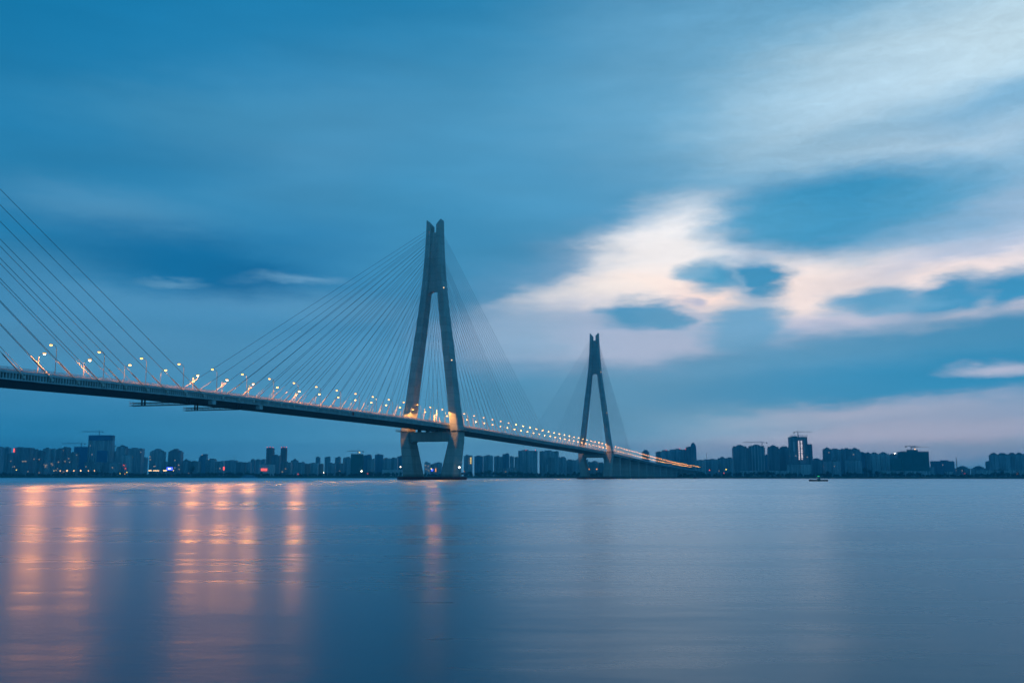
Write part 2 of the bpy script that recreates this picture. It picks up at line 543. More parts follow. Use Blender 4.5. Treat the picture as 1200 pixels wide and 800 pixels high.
M['white'] = mat('white render', (0.6, 0.6, 0.6), 0.8, 0.15, 0.2)
M['frame'] = mat('bare concrete frame', (0.26, 0.26, 0.25), 0.9, 0.25, 0.2)
M['trunk'] = mat('bark', (0.07, 0.055, 0.045), 0.9, 0.3, 1.0)
M['hull'] = mat('dark hull', (0.025, 0.025, 0.03), 0.5, 0.2, 1.0)
M['cabin'] = mat('cabin paint', (0.45, 0.5, 0.5), 0.6, 0.15, 1.0)
M['ferry'] = mat('pale blue hull', (0.22, 0.42, 0.52), 0.5, 0.15, 0.5)


def foliage():
    m = bpy.data.materials.new('foliage')
    m.use_nodes = True
    nt = m.node_tree
    nt.nodes.clear()
    q = G(nt)
    t = q.n('ShaderNodeTexCoord')
    nz = q.n('ShaderNodeTexNoise', {'Vector': t.outputs['Object'], 'Scale': 0.12, 'Detail': 3.0})
    c = q.ramp(nz.outputs['Fac'], [(0.3, (0.02, 0.045, 0.025)), (0.5, (0.035, 0.075, 0.035)), (0.7, (0.06, 0.11, 0.045))])
    b = q.n('ShaderNodeBsdfPrincipled', {'Base Color': c, 'Roughness': 0.85, 'Specular IOR Level': 0.15})
    q.n('ShaderNodeOutputMaterial', {'Surface': b.outputs[0]})
    return m


M['foliage'] = foliage()


def bank_mat():
    m = bpy.data.materials.new('grass bank')
    m.use_nodes = True
    nt = m.node_tree
    nt.nodes.clear()
    q = G(nt)
    gm = q.n('ShaderNodeNewGeometry')
    sp = q.n('ShaderNodeSeparateXYZ', {0: gm.outputs['Position']})
    nz = q.n('ShaderNodeTexNoise', {'Vector': gm.outputs['Position'], 'Scale': 0.03, 'Detail': 5.0})
    gc = q.ramp(nz.outputs['Fac'], [(0.35, (0.03, 0.06, 0.03)), (0.65, (0.06, 0.11, 0.05))])
    low = q.m('LESS_THAN', q.m('ADD', sp.outputs[2], q.m('MULTIPLY', nz.outputs['Fac'], 0.6)), 0.9)
    c = q.mix(low, gc, (0.02, 0.02, 0.02, 1))
    b = q.n('ShaderNodeBsdfPrincipled', {'Base Color': c, 'Roughness': 0.9, 'Specular IOR Level': 0.1})
    q.n('ShaderNodeOutputMaterial', {'Surface': b.outputs[0]})
    return m


def water_mat():
    m = bpy.data.materials.new('river water')
    m.use_nodes = True
    nt = m.node_tree
    nt.nodes.clear()
    q = G(nt)
    pos = q.n('ShaderNodeNewGeometry').outputs['Position']

    def nz(sx, sy, det=3.0, rough=0.5, off=0.0):
        mp = q.n('ShaderNodeMapping', {'Vector': pos, 'Scale': (sx, sy, 1), 'Location': (off, off * 0.7, 0)})
        return q.n('ShaderNodeTexNoise', {'Vector': mp.outputs[0], 'Scale': 1.0, 'Detail': det, 'Roughness': rough},
                   noise_dimensions='2D').outputs['Fac']
    gust = nz(0.012, 0.055, 3.0, 0.55)
    gust2 = nz(0.05, 0.35, 3.0, 0.6, 13.0)
    rip = nz(1.6, 3.2, 3.0, 0.6, 3.0)
    chop = nz(9.0, 22.0, 3.0, 0.65, 7.0)
    gust3 = nz(0.35, 1.9, 3.0, 0.6, 29.0)
    gs = q.m('ADD', q.m('ADD', q.m('MULTIPLY', gust, 0.45), q.m('MULTIPLY', gust2, 0.30)), q.m('MULTIPLY', gust3, 0.25))
    rough = q.n('ShaderNodeMapRange', {'Value': gs, 'From Min': 0.38, 'From Max': 0.62, 'To Min': 0.21, 'To Max': 0.36}).outputs[0]
    h = q.m('ADD', q.m('MULTIPLY', rip, 0.010), q.m('MULTIPLY', chop, 0.0022))
    h = q.m('MULTIPLY', h, q.n('ShaderNodeMapRange', {'Value': gs, 'From Min': 0.38, 'From Max': 0.62, 'To Min': 0.3, 'To Max': 1.6}).outputs[0])
    bump = q.n('ShaderNodeBump', {'Height': h, 'Strength': 0.55, 'Distance': 1.0})
    # silty blue-green body colour under a Fresnel-weighted rough mirror
    body = q.n('ShaderNodeBsdfDiffuse', {'Color': (0.004, 0.090, 0.128, 1), 'Normal': bump.outputs[0]})
    mir = q.n('ShaderNodeBsdfAnisotropic', {'Color': (0.75, 0.88, 0.95, 1), 'Roughness': rough, 'Normal': bump.outputs[0]},
              distribution='MULTI_GGX')
    fr = q.n('ShaderNodeFresnel', {'IOR': 1.333})
    fac = q.m('MULTIPLY', fr.outputs[0], 0.86)
    mx = q.n('ShaderNodeMixShader', {0: fac, 1: body.outputs[0], 2: mir.outputs[0]})
    q.n('ShaderNodeOutputMaterial', {'Surface': mx.outputs[0]})
    return m


M['bank'] = bank_mat()
M['water'] = water_mat()

# ------------------------------------------------------------------ river and far bank
SHORE = 2100.0
w = MB()
w.add([(-5000, -200, 0), (5000, -200, 0), (5000, SHORE + 12, 0), (-5000, SHORE + 12, 0)], [(0, 1, 2, 3)])
tag(w.build('river', M['water']), kind='structure')
b = MB()
xs = [-5000 + 50 * i for i in range(201)]
prof = [(0, -0.6), (4, 0.9), (22, 3.0), (48, 5.0), (3900, 5.0)]
rows = []
for x in xs:
    wob = 5 * math.sin(x * 0.004) + 3 * math.sin(x * 0.017 + 1)
    rows.append([(x, SHORE + dy + (wob if dy < 100 else 0), z + (0.35 * math.sin(x * 0.03) if 0 < dy < 40 else 0)) for dy, z in prof])
vs = [p for r_ in rows for p in r_]
n = len(prof)
b.add(vs, [(i * n + j, (i + 1) * n + j, (i + 1) * n + j + 1, i * n + j + 1) for i in range(len(xs) - 1) for j in range(n - 1)])
tag(b.build('far_bank', M['bank'], smooth=True), kind='structure')
GROUND = 5.0

# ------------------------------------------------------------------ the air
hz = MB()
hz.box((-5400, -320, -2.0), (5400, 6400, 216.0))
hm = bpy.data.materials.new('haze')
hm.use_nodes = True
hm.node_tree.nodes.clear()
q = G(hm.node_tree)
pv = q.n('ShaderNodeVolumePrincipled', {'Color': (0.05, 0.66, 1.0, 1), 'Density': 0.00017, 'Anisotropy': 0.0})
q.n('ShaderNodeOutputMaterial', {'Volume': pv.outputs[0]})
tag(hz.build('haze', hm), kind='stuff')

# ------------------------------------------------------------------ the bridge
S = 616.0
ANG = 0.2971
AX, AY = -61.9, 723.0
bridge = tag(empty('cable_stayed_bridge', (AX, AY, 0), -ANG),
             'long cable-stayed road bridge with forked concrete pylons crossing the river', 'bridge')
bridge.rotation_euler = (0, 0, -ANG)
HP = [(-1.1, 33.5), (-0.7, 37.4), (-0.5, 39.9), (-0.25, 41.3), (0, 41.9), (0.25, 41.2), (0.5, 39.9), (0.75, 38.9), (1.0, 37.3), (1.25, 34.8), (1.5, 31.7),
      (1.85, 27.6), (2.2, 24.4), (2.6, 22.0), (3.0, 20.3), (3.6, 18.5)]


def hdeck(t):
    s = t / S
    for i in range(len(HP) - 1):
        if s <= HP[i + 1][0] or i == len(HP) - 2:
            p1, p2 = HP[i], HP[i + 1]
            p0 = HP[max(i - 1, 0)]
            p3 = HP[min(i + 2, len(HP) - 1)]
            k = (s - p1[0]) / (p2[0] - p1[0])
            m1 = (p2[1] - p0[1]) / (p2[0] - p0[0]) * (p2[0] - p1[0])
            m2 = (p3[1] - p1[1]) / (p3[0] - p1[0]) * (p2[0] - p1[0])
            return ((2 * k ** 3 - 3 * k ** 2 + 1) * p1[1] + (k ** 3 - 2 * k ** 2 + k) * m1
                    + (-2 * k ** 3 + 3 * k ** 2) * p2[1] + (k ** 3 - k ** 2) * m2)


T0, T1 = -650.0, 3.25 * S
HW = 15.4


def tsteps(step):
    k = int((T1 - T0) / step)
    return [T0 + (T1 - T0) * i / k for i in range(k + 1)]


def sweep(mb, section, step=11.0):
    mb.loft([[(n_, t, hdeck(t) + z) for n_, z in section] for t in tsteps(step)])


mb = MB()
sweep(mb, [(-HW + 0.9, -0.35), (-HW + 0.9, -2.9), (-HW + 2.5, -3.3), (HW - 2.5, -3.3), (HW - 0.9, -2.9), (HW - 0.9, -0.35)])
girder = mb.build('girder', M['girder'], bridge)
mb = MB()
sweep(mb, [(-HW + 1.6, -0.348), (HW - 1.6, -0.348), (HW - 1.6, -0.06), (-HW + 1.6, -0.06)])
mb.build('road_surface', M['asphalt'], bridge)
for sgn in (1, -1):
    mb = MB()                                      # cornice on top, light bottom flange, ribs between
    a, c = sgn * (HW - 1.5), sgn * HW
    sweep(mb, [(a, -0.05), (c, -0.05), (c, -0.62), (sgn * (HW - 0.895), -0.62), (sgn * (HW - 0.895), -0.34), (a, -0.34)])
    mb2 = MB()
    sweep(mb2, [(sgn * (HW - 0.897), -2.42), (sgn * (HW + 0.12), -2.62), (sgn * (HW + 0.12), -2.98), (sgn * (HW - 0.9), -3.12)])
    mb.add(mb2.v, mb2.f)
    t = T0 + 1
    while t < 1.3 * S:
        h = hdeck(t)
        mb.box((min(sgn * (HW - 0.894), sgn * (HW - 0.1)), t - 0.2, h - 2.63), (max(sgn * (HW - 0.894), sgn * (HW - 0.1)), t + 0.2, h - 0.622))
        t += 1.35 if t < 0 else 2.2
    mb.build('fascia', M['fascia'], bridge)
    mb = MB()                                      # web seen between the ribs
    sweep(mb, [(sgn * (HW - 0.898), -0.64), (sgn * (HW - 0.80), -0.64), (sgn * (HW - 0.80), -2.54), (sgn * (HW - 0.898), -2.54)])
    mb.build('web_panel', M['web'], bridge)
    mb = MB()                                      # railing: kerb, posts, rails, balusters
    ra, rb = sgn * (HW - 0.45), sgn * (HW - 0.30)
    for z0, z1 in ((1.32, 1.42), (0.95, 1.0), (0.62, 0.67), (0.3, 0.35)):
        sweep(mb, [(ra, z0), (rb, z0), (rb, z1), (ra, z1)], 22.0)
    sweep(mb, [(sgn * (HW - 1.0), -0.05), (sgn * (HW - 0.2), -0.05), (sgn * (HW - 0.2), 0.2), (sgn * (HW - 1.0), 0.2)], 22.0)
    t = T0 + 0.3
    while t < 1.6 * S:
        h = hdeck(t)
        mb.box((min(ra, rb) - 0.02, t - 0.09, h + 0.15), (max(ra, rb) + 0.02, t + 0.09, h + 1.5))
        if t < 0.2 * S:
            for k in range(1, 6):
                tt = t + 3.0 * k / 6
                hh = hdeck(tt)
                mb.box((min(ra, rb) + 0.04, tt - 0.04, hh + 0.15), (max(ra, rb) - 0.04, tt + 0.04, hh + 1.36))
        t += 3.0
    mb.build('railing', M['rail'], bridge)
    mb = MB()                                      # inner crash barrier
    ia, ib = sgn * (HW - 2.1), sgn * (HW - 1.85)
    sweep(mb, [(ia, 0.45), (ib, 0.45), (ib, 0.85), (ia, 0.85)], 22.0)
    t = T0 + 0.5
    while t < 1.2 * S:
        h = hdeck(t)
        mb.box((min(ia, ib) + 0.05, t - 0.08, h - 0.06), (max(ia, ib) - 0.05, t + 0.08, h + 0.5))
        t += 4.0
    mb.build('crash_barrier', M['rail'], bridge)
mb = MB()
sweep(mb, [(-0.3, -0.062), (0.3, -0.062), (0.12, 0.8), (-0.12, 0.8)], 22.0)
mb.build('median_barrier', M['fascia'], bridge)
# pylons -----------------------------------------------------------
OUT = [(2, 20.3), (30, 23.7), (37, 24.0), (48, 22.6), (59, 20.9), (80, 18.3), (103, 15.5), (125, 12.4), (142, 10.1), (160, 8.3), (178, 7.05), (195, 6.35), (206.5, 6.1)]
INN = [(2, 10.3), (30, 16.5), (37, 17.5), (48, 16.15), (59, 14.6), (80, 12.1), (103, 9.3), (125, 6.7), (142, 4.9), (160, 3.5), (178, 2.7), (195, 2.3), (206.5, 2.15)]
WT = [(2, 9.6), (30, 8.2), (37, 7.6), (48, 6.6), (59, 6.2), (103, 5.8), (142, 5.5), (178, 4.8), (206.5, 4.2)]


def ip(tab, z):
    if z <= tab[0][0]:
        return tab[0][1]
    for (a, va), (b_, vb) in zip(tab, tab[1:]):
        if z <= b_:
            k = (z - a) / (b_ - a)
            return va + (vb - va) * k
    return tab[-1][1]


def section(sgn, z, ztop=None):
    o_, i_, wt = ip(OUT, z), ip(INN, z), ip(WT, z)
    ch = 0.7
    pts = [(i_, -wt + 0.3), (i_ + 0.3, -wt), (o_ - ch, -wt), (o_, -wt + ch), (o_, wt - ch), (o_ - ch, wt), (i_ + 0.3, wt), (i_, wt - 0.3)]
    res = []
    for (n_, t_) in pts:
        zz = z if ztop is None else z - 4.6 * (o_ - n_) / (o_ - i_)
        res.append((sgn * n_, t_, zz))
    return res


def pylon(t0):
    root = empty('pylon', (0, t0, 0), 0, bridge)
    for sgn in (1, -1):
        mb = MB()
        zs = [37, 42, 48, 53, 59, 66, 73, 80, 88, 96, 103, 111, 118, 125, 131, 137, 142, 148, 154, 160, 166, 172, 178, 184, 190, 195, 200]
        mb.loft([section(sgn, z) for z in zs] + [section(sgn, 206.5, 1)])
        mb.build('upper_leg', M['concrete'], root)
        mb = MB()
        mb.loft([section(sgn, z) for z in (1.5, 6, 12, 18, 24, 30, 36.99)])
        mb.build('lower_leg', M['concrete'], root)
        mb = MB()                                  # access platform round the leg, with its rail
        z = 37.3
        o_, i_, wt = ip(OUT, z), ip(INN, z), ip(WT, z)
        oo = o_ + 3.2
        pl = [(o_ + 0.01, -wt - 1.6, oo, wt + 1.6), (i_ + 0.5, -wt - 1.6, o_ + 0.01, -wt - 0.01), (i_ + 0.5, wt + 0.01, o_ + 0.01, wt + 1.6)]
        for (n0, ta, n1, tb) in pl:
            mb.box((min(sgn * n0, sgn * n1), ta, z - 0.35), (max(sgn * n0, sgn * n1), tb, z))
        for ta in [-wt - 1.5 + (2 * wt + 3.0) * k / 8 for k in range(9)]:
            mb.box((sgn * (oo - 0.1) - 0.07, ta - 0.07, z), (sgn * (oo - 0.1) + 0.07, ta + 0.07, z + 1.25))
        for zz in (0.6, 1.2):
            mb.box((sgn * (oo - 0.1) - 0.05, -wt - 1.5, z + zz - 0.05), (sgn * (oo - 0.1) + 0.05, wt + 1.5, z + zz + 0.05))
            mb.box((min(sgn * (i_ + 0.6), sgn * oo), -wt - 1.55, z + zz - 0.05), (max(sgn * (i_ + 0.6), sgn * oo), -wt - 1.45, z + zz + 0.05))
        mb.build('access_platform', M['steel'], root)
    # recessed web with a round arch below and a notch above
    mb = MB()
    ns = [-1 + 2 * i / 16 for i in range(17)]
    lo, hi = [], []
    for k in ns:
        nn = k * 5.6
        lo.append((nn, 142 + 6.0 * math.sqrt(max(0, 1 - (abs(nn) / 5.62) ** 2))))
    ztop = 196.0
    top = [(k * 2.6, ztop) for k in ns]
    mid = [[(k * (ip(INN, z) + 0.6), z) for k in ns] for z in (150, 160, 170, 180, 190)]
    lines = [lo] + mid + [top]
    for a_, b_ in zip(lines, lines[1:]):
        for i in range(16):
            for tt in (-2.4, 2.4):
                mb.add([(a_[i][0], tt, a_[i][1]), (a_[i + 1][0], tt, a_[i + 1][1]), (b_[i + 1][0], tt, b_[i + 1][1]), (b_[i][0], tt, b_[i][1])], [(0, 1, 2, 3)])
    for line in (lo, top):
        for i in range(16):
            mb.add([(line[i][0], -2.4, line[i][1]), (line[i + 1][0], -2.4, line[i + 1][1]), (line[i + 1][0], 2.4, line[i + 1][1]), (line[i][0], 2.4, line[i][1])], [(0, 1, 2, 3)])
    mb.build('web_wall', M['concrete'], root)
    # crossbeam under the deck, with haunches
    mb = MB()
    prof_ = [(-17.6, 37.0), (-17.6, 24.5), (-16.9, 26.6), (-14.2, 29.4), (14.2, 29.4), (16.9, 26.6), (17.6, 24.5), (17.6, 37.0)]
    up = [(-17.6, 36.6), (-16.9, 36.6), (-14.2, 36.6), (14.2, 36.6), (16.9, 36.6), (17.6, 36.6)]
    dn = [(-17.6, 24.5), (-16.9, 26.6), (-14.2, 29.4), (14.2, 29.4), (16.9, 26.6), (17.6, 24.5)]
    mb.loft([[(u[0], -5.2, u[1]), (u[0], 5.2, u[1]), (d_[0], 5.2, d_[1]), (d_[0], -5.2, d_[1])] for u, d_ in zip(up, dn)])
    mb.build('crossbeam', M['concrete'], root)
    hh = hdeck(t0) - 3.3
    for nn in (-11, -4, 4, 11):
        mb = MB()
        mb.box((nn - 1.1, -1.4, 36.6), (nn + 1.1, 1.4, hh + 0.02))
        mb.build('bearing', M['steel'], root)
    mb = MB()
    hexa = [(-24.5, -13), (24.5, -13), (29, -7), (29, 7), (24.5, 13), (-24.5, 13), (-29, 7), (-29, -7)]
    hexa = [(x * 0.90, y) for x, y in hexa]
    mb.prism(hexa, -2.0, 2.1)
    mb.build('pile_cap', M['fender'], root)
    mb = MB()
    mb.prism([(x * 1.015, y * 1.03) for x, y in hexa], 1.0, 1.6)
    mb.build('fender_rail', M['fender'], root)
    for z in (150.0, 92.0):
        mb = MB()
        o_, wt = ip(OUT, z), ip(WT, z)
        mb.ball((o_ + 0.35, -wt + 1.2, z), 0.35, 0.35, 0.4)
        tag(mb.build('warning_light', M['warm_glow'], root))
    return root


pylon(0.0)
pylon(S)

# stay cables ------------------------------------------------------
NC = 22
cab = []
for ti, (tower, sides) in enumerate(((-1, (1,)), (0, (-1, 1)), (1, (-1, 1)))):
    for sd_ in sides:
        for plane in (1, -1):
            for k in range(NC):
                z = 147.5 + (198.5 - 147.5) * k / (NC - 1)
                td = tower * S + sd_ * (31 + 12.85 * k if tower < 1 or sd_ < 0 else 28 + 9.0 * k)
                ztop = z
                top_ = Vector((plane * (0.5 * (ip(OUT, z) + ip(INN, z)) - 0.3), tower * S + sd_ * (ip(WT, z) - 0.8), ztop))
                bot_ = Vector((plane * (HW + 0.12), td, hdeck(td) - 1.4))
                cab.append((tower, sd_, plane, top_, bot_))


def wpt(p):
    c_, s_ = math.cos(-ANG), math.sin(-ANG)
    return Vector((AX + p.x * c_ - p.y * s_, AY + p.x * s_ + p.y * c_, p.z))


def pix(p):
    q_ = wpt(p)
    y = q_.y * math.cos(PITCH) + (q_.z - CAMZ) * math.sin(PITCH)
    u = -q_.y * math.sin(PITCH) + (q_.z - CAMZ) * math.cos(PITCH)
    return 600 + FPX * q_.x / y, 400 - FPX * u / y


def vis(c):
    if c[0] == -1:
        x, y = pix(c[4])
        if x < 2:
            return -1
        return 300 + x
    a_, b_ = pix(c[3]), pix(c[4])
    return math.hypot(a_[0] - b_[0], a_[1] - b_[1])


def cable_tube(mb, c, r=0.1):
    mb.bar(c[3], c[4], r, n=5, cap=False)


def sheath_tube(mb, c):
    d = (c[3] - c[4]).normalized()
    mb.bar(c[4], c[4] + d * 11.0, 0.27, n=6)
    mb.bar(c[4] + d * 11.0, c[4] + d * 11.8, 0.23, 0.13, n=6)
    sg = 1 if c[4].x > 0 else -1
    mb.box((min(sg * (HW + 0.003), sg * (HW + 0.55)), c[4].y - 0.5, c[4].z - 0.7), (max(sg * (HW + 0.003), sg * (HW + 0.55)), c[4].y + 0.5, c[4].z + 0.3))


seen = sorted([c for c in cab if vis(c) > 0], key=vis, reverse=True)
for c in seen[:100]:
    mb = MB()
    cable_tube(mb, c)
    o = mb.build('stay_cable', M['cable'], bridge)
    mb = MB()
    sheath_tube(mb, c)
    mb.build('sheath', M['sheath'], o)
mb, mb2 = MB(), MB()
for c in seen[100:]:
    cable_tube(mb, c, 0.1)
    sheath_tube(mb2, c)
o = tag(mb.build('stay_cable_fan', M['cable'], bridge), kind='stuff')
mb2.build('sheath_row', M['sheath'], o)

# approach piers, inspection gantries, boxes hung on the girder ----
t = 1.195 * S
while t < T1 - 20:
    q_ = wpt(Vector((0, t, 0)))
    mb = MB()
    base = -1.5 if q_.y < SHORE else 3.0
    h = hdeck(t) - 3.3
    hw_ = 12.8
    pr = lambda n_, t_: [(-n_, -t_ + 0.8), (-n_ + 0.8, -t_), (n_ - 0.8, -t_), (n_, -t_ + 0.8), (n_, t_ - 0.8), (n_ - 0.8, t_), (-n_ + 0.8, t_), (-n_, t_ - 0.8)]
    mb.loft([[(x, t + y, z) for x, y in pr(n_, t_)] for n_, t_, z in ((hw_ + 1.5, 4.0, base), (hw_ + 1.5, 4.0, 1.2), (hw_, 2.5, 1.21), (hw_, 2.5, h - 3), (hw_ + 1.4, 2.9, h + 0.02))])
    mb.build('pier', M['concrete'], bridge)
    t += 0.142 * S


def t_at(px, n_):
    lo_, hi_ = -0.9 * S, 3 * S
    for _ in range(50):
        mid_ = (lo_ + hi_) / 2
        if pix(Vector((n_, mid_, hdeck(mid_))))[0] < px:
            lo_ = mid_
        else:
            hi_ = mid_
    return mid_


for px in (196, 256):
    tt = t_at(px, 0)
    mb = MB()
    z1 = hdeck(tt) - 4.6
    z0 = z1 - 1.3
    for dt in (-1.0, 1.0):
        for zz in (z0, z1):
            mb.bar((-19, tt + dt, zz), (13, tt + dt, zz), 0.13)
        for k in range(20):
            x0, x1 = -19 + 32 * k / 20, -19 + 32 * (k + 1) / 20
            mb.bar((x0, tt + dt, z0 if k % 2 else z1), (x1, tt + dt, z1 if k % 2 else z0), 0.08, n=4)
            mb.bar((x0, tt + dt, z0), (x0, tt + dt, z1 + (1.0 if k % 3 == 0 and x0 < -15 else 0)), 0.08, n=4)
    for nn in (-12.5, 11.5):
        for dt in (-1.0, 1.0):
            mb.box((nn - 0.3, tt + dt - 0.25, z0), (nn + 0.3, tt + dt + 0.25, hdeck(tt) - 3.28))
    mb.box((-19, tt - 0.9, z0 + 0.02), (13, tt + 0.9, z0 + 0.12))
    mb.build('inspection_gantry', M['steel'], bridge)
for px in (252, 307):
    tt = t_at(px, HW)
    mb = MB()
    h = hdeck(tt)
    mb.box((HW - 2.4, tt - 1.4, h - 5.0), (HW - 0.2, tt + 1.4, h - 3.15))
    mb.box((HW - 2.2, tt - 1.2, h - 3.16), (HW - 0.35, tt + 1.2, h - 3.06))
    mb.build('maintenance_box', M['fascia'], bridge)
tt = t_at(414, HW)
mb = MB()
mb.box((HW + 0.02, tt - 1.0, hdeck(tt) - 2.6), (HW + 0.12, tt + 1.0, hdeck(tt) - 0.4))
mb.box((HW - 0.15, tt - 0.2, hdeck(tt) - 1.6), (HW + 0.02, tt + 0.2, hdeck(tt) - 1.2))
tag(mb.build('navigation_marker', M['redpaint'], bridge), 'red navigation marker fixed on the girder side')

# ------------------------------------------------------------------ street lamps on the bridge
LH = 11.7                                          # height of the lamp heads above the deck


def lamp_meshes():
    pole, hood, bowl = MB(), MB(), MB()
    e = LH - 9.85
    pole.bar((0, 0, -0.1), (0, 0, 0.5), 0.2, n=6)
    pts = [(0, 0, 0.4), (0, 0, 7.0 + e), (0.1, 0, 8.2 + e), (0.5, 0, 9.1 + e), (1.2, 0, 9.6 + e), (2.1, 0, 9.85 + e)]
    for i in range(len(pts) - 1):
        pole.bar(pts[i], pts[i + 1], 0.12 - 0.012 * i, 0.12 - 0.012 * (i + 1), n=6)
    hood.loft([[(x, -a, z + e), (x, a, z + e), (x, b, z2 + e), (x, -b, z2 + e)] for x, a, z, b, z2 in
               ((2.0, 0.12, 9.78, 0.08, 9.95), (2.3, 0.32, 9.80, 0.2, 10.08), (3.1, 0.34, 9.88, 0.2, 10.14), (3.35, 0.15, 9.93, 0.1, 10.04))])
    bowl.ball((2.7, 0, 9.84 + e), 0.58, 0.46, 0.40, 8, 3, -90, 0)
    return pole, hood, bowl


ORD = ('first second third fourth fifth sixth seventh eighth ninth tenth eleventh twelfth thirteenth fourteenth fifteenth sixteenth '
       'seventeenth eighteenth nineteenth twentieth').split()
TENS = {20: 'twenty', 30: 'thirty', 40: 'forty', 50: 'fifty', 60: 'sixty'}


def ordinal(k):
    if k <= 20:
        return ORD[k - 1]
    d_, r_ = k // 10 * 10, k % 10
    return TENS[d_] + '-' + ORD[r_ - 1] if r_ else TENS[d_][:-1] + 'ieth'


LM = {}
p_, h_, b_ = lamp_meshes()
b2_ = MB()
b2_.ball((2.7, 0, LH - 0.01), 0.78, 0.60, 0.52, 10, 4, -90, 0)  # bowl made oversize so its glow imitates a halo round the core
core = MB()
core.ball((2.7, 0, LH - 0.52), 0.42, 0.36, 0.16, 8, 3, -90, 0)
for nm, mb, m_ in (('pole', p_, 'pole'), ('hood', h_, 'steel'), ('near', b_, 'lamp_near'), ('far', b_, 'lamp_far'), ('bright', b2_, 'lamp_halo'), ('distant', b_, 'lamp_distant'), ('core', core, 'lamp_core')):
    o = mb.build('street_lamp_' + nm, M[m_])
    LM[nm] = o.data
    bpy.data.objects.remove(o)
LIGHTS = {}
for row, pw in (('near', 9000), ('far', 4200), ('bright', 44000), ('tower', 95000), ('pylon', 23000)):
    ld = bpy.data.lights.new('bulb', 'SPOT')
    ld.energy = pw
    ld.color = {'bright': (1.0, 0.28, 0.045), 'tower': (1.0, 0.28, 0.045), 'pylon': (1.0, 0.43, 0.09)}.get(row, (1.0, 0.40, 0.12))
    ld.spot_size = R(179 if row in ('bright', 'tower') else 168)
    ld.spot_blend = 0.02 if row in ('bright', 'tower') else 0.12
    ld.shadow_soft_size = 0.3
    LIGHTS[row] = ld
SP = 24.6
for row, sgn in (('near', 1), ('far', -1)):
    tl = []
    t = -0.672 * S - SP + 7.8 if row == 'far' else -0.664 * S + 6.6
    while t < T1 - 40:
        tl.append(t)
        t += SP
    left = [t for t in tl if t < 0]
    heads = {t: pix(Vector((sgn * (HW - 3.9), t, hdeck(t) + LH)))[0] for t in tl}
    bright = set()
    if row == 'far':
        bright = {min(tl, key=lambda t: abs(heads[t] - bx)) for bx in (51, 107, 235, 269, 302, 346, 513, 560, 637)}
    mid = [t for t in tl if 0 <= t < S]
    beyond = [t for t in tl if t >= S]
    for t in tl:
        if t < 0:
            lab = f'amber street lamp on the bridge\'s {row} railing, {ordinal(len(left) - left.index(t))} left of the nearer pylon'
        elif t < S:
            lab = f'amber street lamp on the bridge\'s {row} railing, {ordinal(mid.index(t) + 1)} past the nearer pylon'
        else:
            lab = f'small amber street lamp on the bridge\'s {row} railing, {ordinal(beyond.index(t) + 1)} past the distant pylon'
        loc = wpt(Vector((sgn * (HW - 1.25), t, hdeck(t) - 0.03)))
        rz = -ANG + (math.pi if sgn > 0 else 0)
        root = empty('street_lamp', loc, rz)
        kind = 'bright' if t in bright else ('distant' if t > 0.3 * S else row)
        for nm, me in (('pole', LM['pole']), ('hood', LM['hood']), ('diffuser', LM[kind])):
            c_ = bpy.data.objects.new(nm, me)
            c_.parent = root
            col.objects.link(c_)
        if kind == 'bright':
            d_ = bpy.data.objects.new('burner', LM['core'])
            d_.parent = c_
            col.objects.link(d_)
        if t < 1.45 * S:
            lk = ('bright' if t < -40 else 'tower') if t in bright and t < 120 else ('pylon' if (-45 if row == 'near' else -24) < t < 5 else row)
            lo = bpy.data.objects.new('bulb', LIGHTS[lk])
            col.objects.link(lo)
            lo.parent = root
            lo.location = (2.7, 0, LH - 0.75)
            lo.rotation_euler = (0, -R(6), 0)
        tag(root, lab, 'street lamp', 'street lamps along the bridge')


# ------------------------------------------------------------------ the far city
def rect_bays(w_, d_, bay=7.5, dep=1.2):
    """plan of a tower block with shallow bays on front and sides"""
    k = max(2, int(w_ / bay))
    pts = []
    for i in range(k):
        x0 = -w_ / 2 + w_ * i / k
        x1 = -w_ / 2 + w_ * (i + 1) / k
        e = dep if i % 2 else 0
        pts += [(x0 + 0.01, -d_ / 2 + e), (x1, -d_ / 2 + e)]
    pts += [(w_ / 2, d_ / 2), (-w_ / 2, d_ / 2)]
    return pts


def roof_house(mb, w_, d_, h, rw=0.4, rh=4.5, off=0.0):
    mb.box((off - w_ * rw / 2, -d_ * 0.25, h - 0.02), (off + w_ * rw / 2, d_ * 0.25, h + rh))
    mb.box((off - w_ * rw / 2 - 0.5, -d_ * 0.25 - 0.5, h + rh), (off + w_ * rw / 2 + 0.5, d_ * 0.25 + 0.5, h + rh + 0.6))


